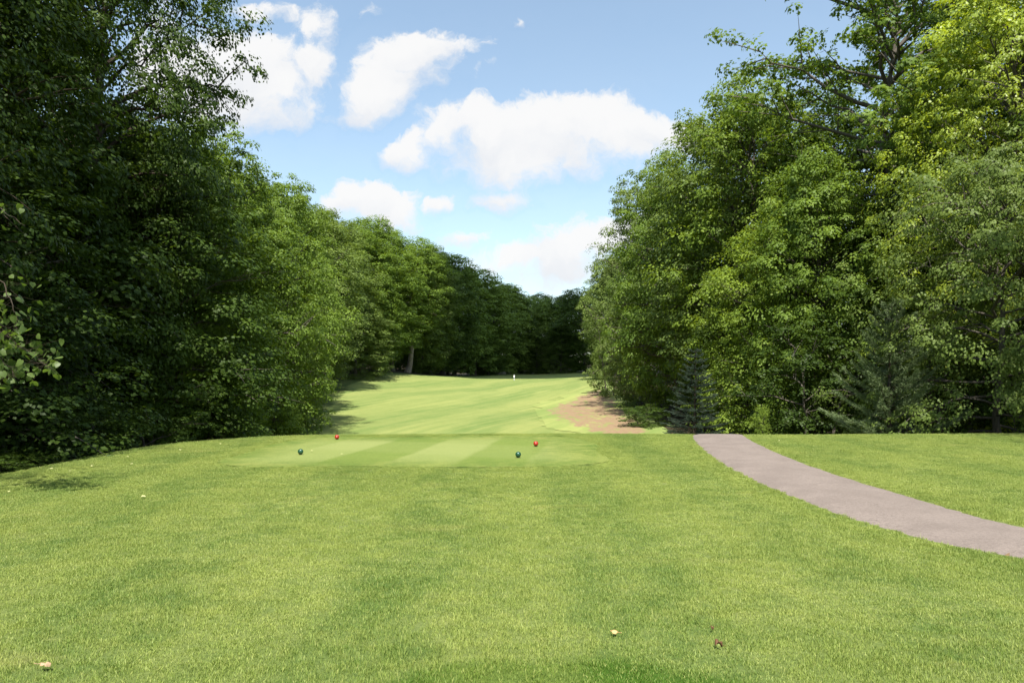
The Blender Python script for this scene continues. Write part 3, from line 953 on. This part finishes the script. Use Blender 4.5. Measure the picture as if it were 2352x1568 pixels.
# key      seed H   R    base  profile prim sec cl leaf size
proto('edge_a', 101, 14, 4.2, 0.03, 'edge', 50, 7, 2, 30, 0.140, droop=0.24, shell=340, sclump=0.74, sleaf=84)
proto('edge_b', 102, 14, 4.0, 0.05, 'edge', 48, 7, 2, 30, 0.145, droop=0.18, shell=330, sclump=0.76, sleaf=84)
proto('edge_c', 103, 12, 3.8, 0.02, 'dome', 50, 7, 2, 30, 0.135, droop=0.26, shell=310, sclump=0.7, sleaf=80)
proto('high_a', 111, 22, 5.0, 0.14, 'oval', 48, 7, 2, 26, 0.20, droop=0.16, clump=0.66, shell=430, sclump=1.0, sleaf=74)
proto('high_b', 112, 22, 5.0, 0.06, 'tall', 48, 7, 2, 26, 0.20, droop=0.18, clump=0.66, shell=460, sclump=1.0, sleaf=74)
proto('high_c', 113, 22, 5.0, 0.28, 'oval', 44, 7, 2, 26, 0.20, droop=0.14, clump=0.66, trunk_r=0.34, shell=380, sclump=1.0, sleaf=74)
proto('far_a', 121, 22, 5.2, 0.06, 'oval', 36, 6, 2, 18, 0.32, droop=0.16, clump=0.75, shell=400, sclump=1.25, sleaf=44)
proto('far_b', 122, 22, 5.0, 0.03, 'tall', 36, 6, 2, 18, 0.32, droop=0.2, clump=0.75, shell=420, sclump=1.25, sleaf=44)
proto('big_left', 131, 23, 5.4, 0.06, 'tall', 76, 8, 3, 36, 0.135, droop=0.22, flat=0.6, clump=0.52, hang=0.08, skip=0.03, shell=640, sclump=0.74, sleaf=84)
proto('near_left', 132, 17, 5.6, 0.07, 'flare', 66, 9, 3, 40, 0.082, droop=0.24, clump=0.38, hang=0.20, skip=0.0, bark=M_BARK_DARK, shell=640, sclump=0.52, sleaf=72)
proto('tall_right', 141, 25, 6.6, 0.16, 'tall', 60, 8, 3, 30, 0.17, droop=0.06, clump=0.52, flat=0.6, asc=50, skip=0.14, lobed=True)
proto('maple_right', 142, 18, 5.6, 0.08, 'oval', 56, 8, 3, 36, 0.125, droop=0.14, clump=0.48, flat=0.45, shell=580, sclump=0.68, sleaf=88)
proto('droop_right', 143, 10, 4.6, 0.08, 'dome', 46, 8, 3, 36, 0.105, droop=0.28, clump=0.40, hang=0.40, flat=0.45, shell=300, sclump=0.54, sleaf=74)
proto('small_a', 151, 5.5, 2.0, 0.05, 'dome', 26, 6, 2, 28, 0.10, droop=0.16, clump=0.30, multi=2, shell=110, sclump=0.4, sleaf=50)
proto('shrub_a', 152, 2.4, 1.5, 0.03, 'dome', 22, 5, 2, 26, 0.085, droop=0.10, clump=0.24, multi=2, trunk_r=0.05, shell=80, sclump=0.32, sleaf=44)
proto('pine', 161, 5.6, 1.9, 13, 6, 'pine')
proto('spruce', 162, 5.6, 1.6, 20, 7, 'spruce')
PROTO_H = {'high_c': 22, 'edge_a': 14, 'edge_b': 14, 'edge_c': 12, 'high_a': 22, 'high_b': 22, 'far_a': 22, 'far_b': 22, 'big_left': 23, 'near_left': 17, 'tall_right': 25, 'maple_right': 18, 'droop_right': 10, 'small_a': 5.5, 'shrub_a': 2.4, 'pine': 5.6, 'spruce': 5.6}
PROTO_R = {'high_c': 5, 'edge_a': 4.2, 'edge_b': 4.0, 'edge_c': 3.8, 'high_a': 5, 'high_b': 5, 'far_a': 5.2, 'far_b': 5, 'big_left': 5.4, 'near_left': 5.6, 'tall_right': 6.6, 'maple_right': 5.6, 'droop_right': 4.6, 'small_a': 2, 'shrub_a': 1.5, 'pine': 1.9, 'spruce': 1.6}

def plant(key, name, x, y, H, R, rot, leaf, label, cat='tree', group=None, bark=None):
    tm, cm = PROTO[key]
    e = link(name, None, None, (x, y, gz(x, y)))
    e.empty_display_size = 0.5
    e.rotation_euler = (0, 0, rot)
    sr = R/PROTO_R[key]
    e.scale = (sr, sr, H/PROTO_H[key])
    tag(e, label, cat, group)
    t = link('trunk', tm, e)
    if bark:
        t.material_slots[0].link = 'OBJECT'; t.material_slots[0].material = bark
    c = link('crown', cm, e)
    c['kind'] = 'stuff'
    if leaf:
        c.material_slots[0].link = 'OBJECT'; c.material_slots[0].material = LEAF[leaf]
    return e

def tree_px(key, name, u, vtop, Y, R, rot, leaf, label, **kw):
    """a tree at depth Y metres whose axis and top were measured on the photograph"""
    x = (u-CX)/FPX*Y
    H = EYE+(HZ-vtop)/FPX*Y-gz(x, Y)
    return plant(key, name, x, Y, H, R, rot, leaf, label, **kw)

GL = 'trees along the left edge of the hole'
GR = 'trees along the right edge of the hole'
GF = 'trees closing the far end of the fairway'
GB = 'trees deeper in the woods behind the front rows'
GS = 'low bushes along the foot of the woods'
# left edge, near to far
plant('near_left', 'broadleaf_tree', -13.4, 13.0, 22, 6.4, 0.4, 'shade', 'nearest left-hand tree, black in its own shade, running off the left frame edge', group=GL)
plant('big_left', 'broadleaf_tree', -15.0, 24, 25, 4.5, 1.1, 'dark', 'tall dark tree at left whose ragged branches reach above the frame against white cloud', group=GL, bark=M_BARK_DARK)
tree_px('edge_b', 'broadleaf_tree', 405, 270, 30, 4.3, 2.0, 'mid', 'dense dark tree under the tall ragged left tree, with dim hollow below', group=GL)
tree_px('edge_a', 'broadleaf_tree', 500, 310, 36, 4.0, 0.7, 'mid', 'sunlit leafy tree in left row standing just right of the tall ragged one', group=GL)
tree_px('edge_c', 'broadleaf_tree', 440, 520, 31, 3.2, 3.9, 'mid', 'shorter bright-topped tree in front of the left row', group=GL)
tree_px('edge_c', 'broadleaf_tree', 600, 500, 38, 3.6, 5.2, 'mid', 'broad leafy tree skirted to the ground, its low branch tip over the fairway', group=GL)
tree_px('edge_a', 'broadleaf_tree', 640, 425, 45, 3.9, 2.6, 'mid', 'pointed mid-green tree in left row with thin upright tip against the sky', group=GL)
tree_px('edge_b', 'broadleaf_tree', 690, 475, 56, 3.6, 1.0, 'mid', 'leafy tree beside the lower-left cloud, right shoulder of the nearer left row', group=GL)
tree_px('high_a', 'broadleaf_tree', 775, 500, 88, 6.0, 0.3, 'olive', 'light green rounded treetop just right of the nearer left row', group=GL)
tree_px('edge_c', 'broadleaf_tree', 820, 695, 92, 4.6, 4.4, 'olive', 'small pale spreading tree in front of dark trunks, left end of far lawn', group=GL)
tree_px('high_b', 'broadleaf_tree', 868, 515, 106, 6.6, 2.2, 'mid', 'large round-topped green tree in the middle of left wood', group=GL)
tree_px('high_c', 'broadleaf_tree', 935, 560, 116, 6.4, 5.0, 'mid', 'tree right of the large round-topped one, above the pale bare trunk', group=GL, bark=M_BARK_PALE)
tree_px('high_b', 'broadleaf_tree', 990, 582, 124, 6.0, 0.9, 'mid', 'last sunlit tree of the left wood before the dark far trees', group=GL)
plant('big_left', 'broadleaf_tree', -13.6, 5.0, 21, 5.2, 3.3, 'dark', 'unseen tree beside the camera at left, added to shade the nearest left tree', group=GL)  # out of view, added for the shade it throws
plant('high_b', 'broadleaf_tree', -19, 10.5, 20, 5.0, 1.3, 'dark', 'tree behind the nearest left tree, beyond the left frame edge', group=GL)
for (u, v, Y, R, k, lf, lab) in [(735, 500, 76, 5.5, 'high_b', 'olive', 'pale treetop filling the gap behind the nearer left row'),
                                 (832, 535, 98, 6.4, 'high_b', 'mid', 'tree between the light rounded treetop and the large round-topped one'),
                                 (902, 545, 112, 6.4, 'high_a', 'mid', 'treetop on the left skyline just past the large round-topped one'),
                                 (962, 575, 122, 6.2, 'high_b', 'olive', 'yellowish tree beside the pale bare trunk at the far lawn edge'),
                                 (1015, 598, 130, 6.0, 'high_b', 'dark', 'dark little treetop sticking up where the sunlit left wood ends')]:
    tree_px(k, 'broadleaf_tree', u, v, Y, R, u*0.37, lf, lab, group=GL)
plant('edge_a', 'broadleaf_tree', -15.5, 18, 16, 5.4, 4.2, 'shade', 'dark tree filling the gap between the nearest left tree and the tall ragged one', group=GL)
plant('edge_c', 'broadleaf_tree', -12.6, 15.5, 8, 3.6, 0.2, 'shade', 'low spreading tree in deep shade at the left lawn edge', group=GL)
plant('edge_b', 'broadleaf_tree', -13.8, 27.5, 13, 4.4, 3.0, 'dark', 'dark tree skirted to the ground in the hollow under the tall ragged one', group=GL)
plant('high_a', 'broadleaf_tree', -14.2, -1.0, 21, 5.0, 2.3, 'dark', 'unseen tree behind the camera at left, added to shade the near wood edge', group=GL)  # stands unseen, put in to darken the near wood edge
# far end
far = [(1042, 600, 136, 6.0, 'far_a', 'dark tree at far end standing nearest the sunlit left wood'),
       (1090, 628, 146, 6.0, 'far_b', 'second dark tree from the sunlit left wood, at far end'),
       (1140, 655, 156, 6.0, 'far_a', 'dark far tree left of the white post, below the low cloud'),
       (1180, 660, 166, 5.6, 'far_b', 'dark far tree rising directly above the white post'),
       (1216, 690, 176, 5.4, 'far_a', 'shoulder tree where the dark left wood drops to the lowest skyline'),
       (1256, 690, 182, 5.8, 'far_b', 'dark tree at the lowest point of the far skyline'),
       (1300, 688, 180, 5.8, 'far_a', 'grey-green tree right of the lowest point of the far skyline'),
       (1345, 668, 160, 5.6, 'far_b', 'far tree partly behind the right-hand wood edge')]
for i, (u, v, Y, R, k, lab) in enumerate(far):
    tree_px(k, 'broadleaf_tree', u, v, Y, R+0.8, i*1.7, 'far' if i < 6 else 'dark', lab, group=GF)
for i, (u, v, Y, R, lab) in enumerate([(1120, 790, 150, 4.0, 'low dark understory tree beneath the far wood, left of white post'),
                                       (1230, 770, 168, 4.4, 'layered understory tree in shade right of white post'),
                                       (1290, 745, 160, 4.4, 'layered brighter understory tree at far right end of fairway')]):
    tree_px('edge_c', 'understory_tree', u, v, Y, R, i*2.1, 'dark', lab, group=GF)
# right edge, far to near
tree_px('edge_b', 'broadleaf_tree', 1405, 600, 100, 3.8, 1.9, 'olive', 'pale tree at far left tip of the right wood, behind the small multi-trunk tree', group=GR)
tree_px('small_a', 'broadleaf_tree', 1402, 700, 73, 2.4, 0.5, 'olive', 'small multi-trunk tree at the top of the bare soil patch', group=GR)
tree_px('edge_a', 'broadleaf_tree', 1487, 395, 60, 4.5, 4.0, 'olive', 'round bulging tree forming the left face of the right wood', group=GR)
tree_px('edge_b', 'broadleaf_tree', 1560, 365, 52, 4.6, 0.2, 'mid', 'tree behind the dark spruce on the sloping right skyline', group=GR)
tree_px('high_b', 'broadleaf_tree', 1640, 255, 47, 5.4, 3.3, 'olive', 'feathery pale green tree on the right skyline left of the tallest', group=GR)
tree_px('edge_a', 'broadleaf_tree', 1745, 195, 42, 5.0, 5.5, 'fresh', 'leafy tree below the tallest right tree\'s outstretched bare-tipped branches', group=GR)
tree_px('tall_right', 'broadleaf_tree', 2035, -160, 35, 7.6, 2.7, 'mid', 'tallest right tree with long grey trunk and open branches against blue sky', group=GR)
tree_px('edge_c', 'broadleaf_tree', 1770, 520, 36, 3.7, 1.2, 'fresh', 'mid-height tree above where the path drops over the crest', group=GR)
tree_px('edge_b', 'broadleaf_tree', 1870, 380, 33, 3.3, 2.9, 'mid', 'dense tree left of the long grey trunk', group=GR)
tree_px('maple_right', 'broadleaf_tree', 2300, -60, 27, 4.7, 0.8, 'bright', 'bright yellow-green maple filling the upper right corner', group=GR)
tree_px('droop_right', 'broadleaf_tree', 2290, 400, 22, 4.0, 1.5, 'olive', 'tree with drooping sprays at right edge below the bright maple', group=GR)
tree_px('pine', 'pine_tree', 2045, 690, 22.6, 1.75, 0.6, None, 'pale soft young pine standing in front of the right wood', cat='pine tree', group=GR)
tree_px('spruce', 'spruce_tree', 1592, 795, 31, 1.7, 0.0, None, 'dark conical young spruce just left of where the path vanishes', cat='spruce tree', group=GR)
tree_px('small_a', 'understory_tree', 1750, 940, 27, 0.45, 2.0, 'fresh', 'thin sunlit yellow-green sapling beside the path crest', group=GR)
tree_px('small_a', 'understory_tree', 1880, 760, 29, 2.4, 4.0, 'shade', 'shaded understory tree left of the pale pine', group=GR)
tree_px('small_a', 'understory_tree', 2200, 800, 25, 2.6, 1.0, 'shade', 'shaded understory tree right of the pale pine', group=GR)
plant('edge_b', 'broadleaf_tree', 19.0, 12.0, 21, 4.8, 0.9, 'mid', 'tall tree beyond the right frame edge whose shade just touches the right lawn', group=GR)
# bushes
bush = [(1480, 935, 46, 1.4, 'dark', 'low bush at the right end of the bare soil patch'),
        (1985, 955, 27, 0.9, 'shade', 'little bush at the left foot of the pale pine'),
        (480, 930, 29, 1.6, 'dark', 'shaded bush at the foot of left row, left of the low branch'),
        (600, 930, 36, 1.9, 'mid', 'bush with lit leaves under the low branch of left row'),
        (330, 960, 22, 1.8, 'dark', 'dark bush in the hollow of left wood above the lawn edge'),
        (150, 960, 17, 1.7, 'dark', 'dark bush deep in left shade near the frame edge'),
        (15, 1045, 13.6, 0.8, 'dark', 'ground-hugging bush with a few lit leaves at far left lawn edge')]
for i, (u, v, Y, R, lf, lab) in enumerate(bush):
    tree_px('shrub_a', 'bush', u, v, Y, R, i*1.3, lf, lab, cat='bush', group=GS)
# deeper woods
back = [(-21, 128, 'edge_a', 13, 5.4), (-25, 146, 'high_b', 20, 6), (-29, 166, 'high_b', 20, 6), (-17, 150, 'edge_b', 14, 5.5), (-22, 100, 'edge_a', 11, 5), (-26, 84, 'edge_b', 12, 5), (-17, 122, 'edge_a', 10, 5), (-13, 138, 'edge_b', 11, 5), (-24, 70, 'edge_c', 10, 5), (-6, 158, 'edge_a', 10, 5), (4, 192, 'edge_b', 10, 6), (13, 194, 'edge_a', 11, 6), (-30, 115, 'edge_b', 13, 6), (-21, 28, 'edge_a', 13, 5), (17, 40, 'edge_a', 12, 4.6), (19, 31, 'edge_b', 12, 4.6), (-21, 18, 'high_b', 20, 5.5), (-23, 29, 'high_a', 22, 5.5), (-20.5, 36, 'high_b', 17, 5), (-22, 47, 'high_a', 18, 5.2), (-22.5, 60, 'high_b', 18, 5.5), (-27, 75, 'high_a', 22, 6),
        (-30, 96, 'high_b', 23, 6), (-25, 112, 'far_a', 23, 6), (-17, 134, 'far_b', 23, 6), (-9, 150, 'far_a', 22, 6), (-1, 168, 'far_b', 21, 6), (8, 196, 'far_a', 22, 6), (18, 196, 'far_b', 22, 6), (24, 170, 'far_a', 22, 6), (22, 140, 'far_b', 22, 6),
        (21, 115, 'far_a', 21, 6), (20, 86, 'high_a', 20, 6), (18.5, 68, 'high_b', 19, 5.5), (20, 56, 'high_a', 19, 5.5), (21.5, 46, 'high_b', 21, 5.5), (28, 44, 'high_a', 26, 6), (26, 33, 'high_b', 22, 5.5), (24.5, 25, 'high_a', 20, 5.2)]
for i, (x, y, k, H, R) in enumerate(back):
    side = 'left wood' if x < -11 else ('right wood' if (x > 15 and y < 130) else 'far wood')
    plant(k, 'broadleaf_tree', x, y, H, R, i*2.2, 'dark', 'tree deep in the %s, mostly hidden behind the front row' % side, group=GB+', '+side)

# ------------------------------------------------------------------ linden bough hanging in at the left: real single leaves
def heart_leaf(seed):
    r = random.Random(seed)
    out = [(0, 0), (0.26, -0.10), (0.46, 0.06), (0.50, 0.30), (0.40, 0.58), (0.20, 0.84), (0, 1.08)]
    curl = r.uniform(0.05, 0.22)
    V = []
    for (a, b) in out:
        V.append((a, b, -curl*abs(a)*1.2-0.16*b*b))
    for (a, b) in out[1:-1]:
        V.append((-a, b, -curl*abs(a)*1.2-0.16*b*b))
    V.append((0, 0.35, -0.02)); V.append((0, 0.7, -0.08))
    R_ = [1, 2, 3, 4, 5]; L_ = [7, 8, 9, 10, 11]; m1, m2 = 12, 13
    F = [(0, 1, m1), (1, 2, m1), (2, 3, m1), (3, m2, m1), (3, 4, m2), (4, 5, m2), (5, 6, m2),
         (0, m1, 7), (7, m1, 8), (8, m1, 9), (9, m1, m2), (9, m2, 10), (10, m2, 11), (11, m2, 6)]
    return mesh_np('leaf', V, np.array(F), LEAF['linden'], True, {'tint': [r.uniform(0.2, 0.9)]*14})
LEAF['linden'] = leaf_mat('leaf_linden', (0.048, 0.086, 0.020), (0.115, 0.165, 0.042), (0.180, 0.290, 0.030), 0.38, 0.45, 0.25)
lr = random.Random(5)
leafs = [heart_leaf(i) for i in range(6)]
tx, ty = -12.4, 8.0
linden = link('linden_tree', None, None, (tx, ty, gz(tx, ty)))
tag(linden, 'near linden whose leafy bough tips hang in at the left frame edge', 'tree', GL)
ob = Vector((tx, ty, gz(tx, ty)))
lt = Tubes()
hh_ = np.linspace(0, 1, 12)
lt.add(np.stack([0.25*np.sin(hh_*2.2), 0.2*np.sin(hh_*1.7), hh_*8.5-0.2], -1), 0.16*(1-hh_)**0.8+0.02, 10)
link('trunk', lt.mesh('trunk', M_BARK), linden)
# twigs (u, v, Y) polylines measured on the photograph; their inner ends run back to the trunk
TW = [[(-330, 640, 10.4), (-150, 690, 9.6), (-40, 730, 9.3), (40, 790, 9.1), (118, 845, 9.0)],
      [(-150, 690, 9.6), (-60, 770, 9.4), (0, 820, 9.2), (40, 868, 9.1)],
      [(-330, 560, 10.4), (-120, 560, 9.8), (0, 640, 9.5), (30, 700, 9.2), (42, 760, 9.1)],
      [(-330, 430, 10.8), (-130, 430, 10.4), (0, 480, 10.2), (60, 520, 10.2)]]
NLEAF = [140, 100, 36, 20]
bt = Tubes()
lspec = []
for tw, nl in zip(TW, NLEAF):
    P = np.array([tuple(pt(*q)-ob) for q in tw])
    P = np.concatenate([np.array([[0.1, 0.05, max(1.5, P[0][2]+0.4)]]), P])
    k = np.linspace(0, len(P)-1, 26)
    Pd = np.stack([np.interp(k, np.arange(len(P)), P[:, c]) for c in range(3)], -1)
    Pd[2:] += np.array([[0.02*math.sin(a*1.9), 0.02*math.sin(a*1.3+1), 0.015*math.sin(a*2.3)] for a in range(24)])
    bt.add(Pd, 0.012*(1-np.linspace(0, 1, 26))**0.8+0.0025, 5)
    for i in range(nl):
        f = lr.uniform(0.5, 1.0)
        q = np.array([np.interp(f*25, np.arange(26), Pd[:, c]) for c in range(3)])
        spread = 0.24*(1.15-f)+0.08
        # a side shoot with its leaf
        o = np.array([lr.gauss(0, spread), lr.gauss(0, spread), lr.gauss(-0.02, spread*0.7)])
        bt.add(np.array([q, q+o*0.6+np.array([0, 0, 0.008]), q+o]), [0.0018, 0.0014, 0.001], 3)
        lspec.append(q+o)
link('branch', bt.mesh('branch', M_BARK_DARK), linden)
for q in lspec:
    o = link('leaf', lr.choice(leafs), linden, tuple(q))
    s = lr.uniform(0.066, 0.106)
    o.scale = (s, s, s)
    # petiole up, blade hanging: pitch the leaf down, any heading
    o.rotation_euler = (math.radians(lr.gauss(-52, 24)), math.radians(lr.gauss(0, 22)), lr.uniform(0, 6.283))
# higher crown of the same linden, outside and above the frame: gives the shade at left
r_ = np.random.default_rng(77)
nC = 5200
ang = r_.uniform(0, 2*np.pi, nC); rad = 1.6*np.sqrt(r_.random(nC)); zc = r_.uniform(3.8, 8.6, nC)
Cc = np.stack([np.cos(ang)*rad*(1-0.04*(zc-5))-0.6, np.sin(ang)*rad*(1-0.04*(zc-5)), zc], -1)
clus = Cc[r_.integers(0, 240, nC)]+r_.normal(0, 0.35, (nC, 3))
Nn = r_.normal(0, 0.5, (nC, 3))+np.array([0, 0, 1.0]); Nn /= np.linalg.norm(Nn, axis=1)[:, None]
Vv, Ff, Tt = leaves_mesh('crown', clus, Nn, r_.normal(0, 1, (nC, 3))+np.array([0, 0, -0.6]), r_.uniform(0.07, 0.11, nC), r_.uniform(0.06, 0.09, nC), np.clip(r_.normal(0.4, 0.2, nC), 0, 1))
cr = link('crown', mesh_np('crown', Vv, Ff, LEAF['linden'], False, {'tint': Tt}), linden)
cr['kind'] = 'stuff'

# ------------------------------------------------------------------ tee markers
def gloss_mat(name, col):
    m, T = new_mat(name)
    g = T.n('ShaderNodeTexCoord')
    n1 = T.noise(g.outputs['Object'], 30.0, 3, 0.6)
    c = T.mix(T.ss(n1.outputs['Fac'], 0.55, 0.75, 0, 0.3), col, tuple(x*0.6 for x in col))
    b = principled(T, c, 0.22, 0.5)
    b.inputs['Coat Weight'].default_value = 0.3
    finish(T, b.outputs[0])
    return m
M_RED = gloss_mat('red_paint', (0.36, 0.022, 0.012))
M_GREEN = gloss_mat('green_paint', (0.010, 0.060, 0.030))
M_DARK = gloss_mat('dark_metal', (0.02, 0.02, 0.018))

def lathe(name, prof, mat, n=24):
    V, F = [], []
    for (r, z) in prof:
        for k in range(n):
            a = 2*math.pi*k/n
            V.append((r*math.cos(a), r*math.sin(a), z))
    for i in range(len(prof)-1):
        for k in range(n):
            F.append((i*n+k, i*n+(k+1) % n, (i+1)*n+(k+1) % n, (i+1)*n+k))
    return mesh_np(name, V, np.array(F), mat, True)
def ball_prof(rad, z0):
    out = []
    for i in range(17):
        a = -math.pi/2+math.pi*i/16
        r = rad*math.cos(a)
        z = rad*math.sin(a)
        out.append((max(r, 0.0008), z0+rad+z))
    return out
ball_me = {}
for nm, mat in (('red', M_RED), ('green', M_GREEN)):
    ball_me[nm] = lathe('ball', ball_prof(0.057, 0.004), mat)
spike_me = lathe('spike', [(0.002, -0.12), (0.010, -0.03), (0.014, -0.008), (0.020, 0.002), (0.026, 0.010), (0.001, 0.011)], M_DARK)
for (u, v, c, lab) in [(774, 1010, 'red', 'glossy red ball marker at the back left corner of the tee'),
                       (1231, 1026, 'red', 'glossy red ball marker behind the right-hand green ball'),
                       (690, 1045, 'green', 'glossy dark green ball marker at the left end of the tee'),
                       (1190, 1052, 'green', 'glossy dark green ball marker at the right end of the tee')]:
    p = on_flat(u, v)
    e = link('tee_marker', None, None, (p.x, p.y, p.z+0.014))
    e.rotation_euler = (random.uniform(-.05, .05), random.uniform(-.05, .05), random.uniform(0, 6))
    tag(e, lab, 'tee marker', 'ball tee markers on the tee box')
    link('ball', ball_me[c], e)
    link('spike', spike_me, e)

# white yardage post far down the fairway
def paint(name, col, rough=0.5):
    m, T = new_mat(name)
    g = T.n('ShaderNodeTexCoord')
    n1 = T.noise(g.outputs['Object'], 12.0, 4, 0.6)
    c = T.mix(T.ss(n1.outputs['Fac'], 0.5, 0.8, 0, 0.25), col, tuple(x*0.7 for x in col))
    finish(T, principled(T, c, rough, 0.4).outputs[0])
    return m
M_WHITE = paint('white_paint', (0.80, 0.80, 0.78))
M_BAND = paint('dark_green_band', (0.03, 0.07, 0.03))
py_ = 106.0
px_ = (1181-CX)/FPX*py_
e = link('marker_post', None, None, (px_, py_, gz(px_, py_)+0.02))
tag(e, 'slim white yardage post with dark band, far out on the fairway', 'post')
def box_prof(w, z0, z1, bev):
    V, F = [], []
    for z, s in ((z0, w-bev), (z0+bev, w), (z1-bev, w), (z1, w-bev)):
        V += [(-s, -s, z), (s, -s, z), (s, s, z), (-s, s, z)]
    for i in range(3):
        for k in range(4):
            F.append((i*4+k, i*4+(k+1) % 4, i*4+4+(k+1) % 4, i*4+4+k))
    F += [(3, 2, 1, 0), (12, 13, 14, 15)]
    return V, np.array(F)
V, F = box_prof(0.085, -0.1, 0.82, 0.012); link('shaft', mesh_np('shaft', V, F, M_WHITE), e)
V, F = box_prof(0.088, 0.30, 0.46, 0.004); link('band', mesh_np('band', V, F, M_BAND), e)
V, F = box_prof(0.10, 0.80, 0.86, 0.015); link('cap', mesh_np('cap', V, F, M_WHITE), e)

# ------------------------------------------------------------------ fallen leaves on the lawn
def dry_mat(name, a_, b_):
    m, T = new_mat(name)
    g = T.n('ShaderNodeTexCoord')
    n1 = T.noise(g.outputs['Object'], 6.0, 4, 0.6)
    c = T.mix(n1.outputs['Fac'], a_, b_)
    bb = principled(T, c, 0.7, 0.2)
    finish(T, bb.outputs[0])
    return m
M_TAN = dry_mat('dry_leaf_tan', (0.26, 0.15, 0.08), (0.46, 0.33, 0.21))
M_ORANGE = dry_mat('dry_leaf_orange', (0.42, 0.20, 0.08), (0.62, 0.38, 0.18))
M_BROWN = dry_mat('dry_leaf_brown', (0.05, 0.025, 0.012), (0.15, 0.075, 0.035))
M_PALE = dry_mat('dry_leaf_pale', (0.30, 0.30, 0.11), (0.50, 0.50, 0.24))

def curled(seed, curl, amp, mat):
    r = random.Random(seed)
    n, m_ = 11, 7
    V = []
    for i in range(n):
        t = i/(n-1)
        w = 0.5*math.sin(math.pi*min(1, t*0.94+0.03))**0.75*(1+0.22*math.sin(t*17+seed))
        for j in range(m_):
            s = 2*j/(m_-1)-1
            a = s*curl
            rad = w/max(curl, 0.2)
            x = rad*math.sin(a); z = rad*(1-math.cos(a))
            V.append((x+0.05*math.sin(t*5+seed), t-0.5, -z+amp*math.sin(t*6+s*2+seed)*0.12+0.25*curl*w))
    k = np.arange(n*m_).reshape(n, m_)
    F = np.stack([k[:-1, :-1], k[:-1, 1:], k[1:, 1:], k[1:, :-1]], -1).reshape(-1, 4)
    return mesh_np('blade', V, F, mat, True)
def fallen(u, v, size, me, rot, label, group, mat, stem=True, lift=0.5):
    p = on_flat(u, v)
    e = link('fallen_leaf', None, None, (p.x, p.y, p.z+0.030+size*0.16*lift))
    e.rotation_euler = (random.uniform(-0.15, 0.15), random.uniform(-0.15, 0.15), rot)
    e.scale = (size, size, size)
    tag(e, label, 'leaf', group)
    link('blade', me, e)
    if stem:
        t_ = Tubes()
        t_.add([(0, -0.48, 0.05), (0.04, -0.75, 0.0), (0.02, -1.1, 0.06)], [0.035, 0.026, 0.03], 5)
        link('stalk', t_.mesh('stalk', mat), e)
fallen(105, 1541, 0.058, curled(3, 1.5, 1.0, M_TAN), -1.45, 'curled tan dry leaf with long stalk in bottom left corner', None, M_TAN, lift=1.2)
fallen(1410, 1461, 0.046, curled(5, 0.7, 1.0, M_ORANGE), 1.2, 'small orange dry leaf on the near lawn right of centre', None, M_ORANGE)
fallen(1650, 1491, 0.055, curled(8, 2.2, 2.4, M_BROWN), 0.6, 'crumpled dark brown leaf on the near lawn', None, M_BROWN, lift=1.0)
fallen(1636, 1452, 0.034, curled(9, 2.0, 2.4, M_BROWN), 2.4, 'tiny dark brown leaf scrap just behind the crumpled one', None, M_BROWN, False, 1.0)
pale_me = [curled(20+i, 0.6+0.25*i, 1.0, M_PALE) for i in range(3)]
small = [(414, 1036), (293, 1052), (302, 1069), (212, 1074), (161, 1086), (118, 1080), (329, 1146), (507, 1022), (716, 1039), (785, 1046), (20, 1134), (1790, 1015)]
for i, (u, v) in enumerate(small):
    fallen(u, v, random.uniform(0.035, 0.055), pale_me[i % 3], random.uniform(0, 6.28), 'small pale fallen leaf lying on the short grass', 'pale fallen leaves scattered over the lawn', M_PALE, False, 1.4)
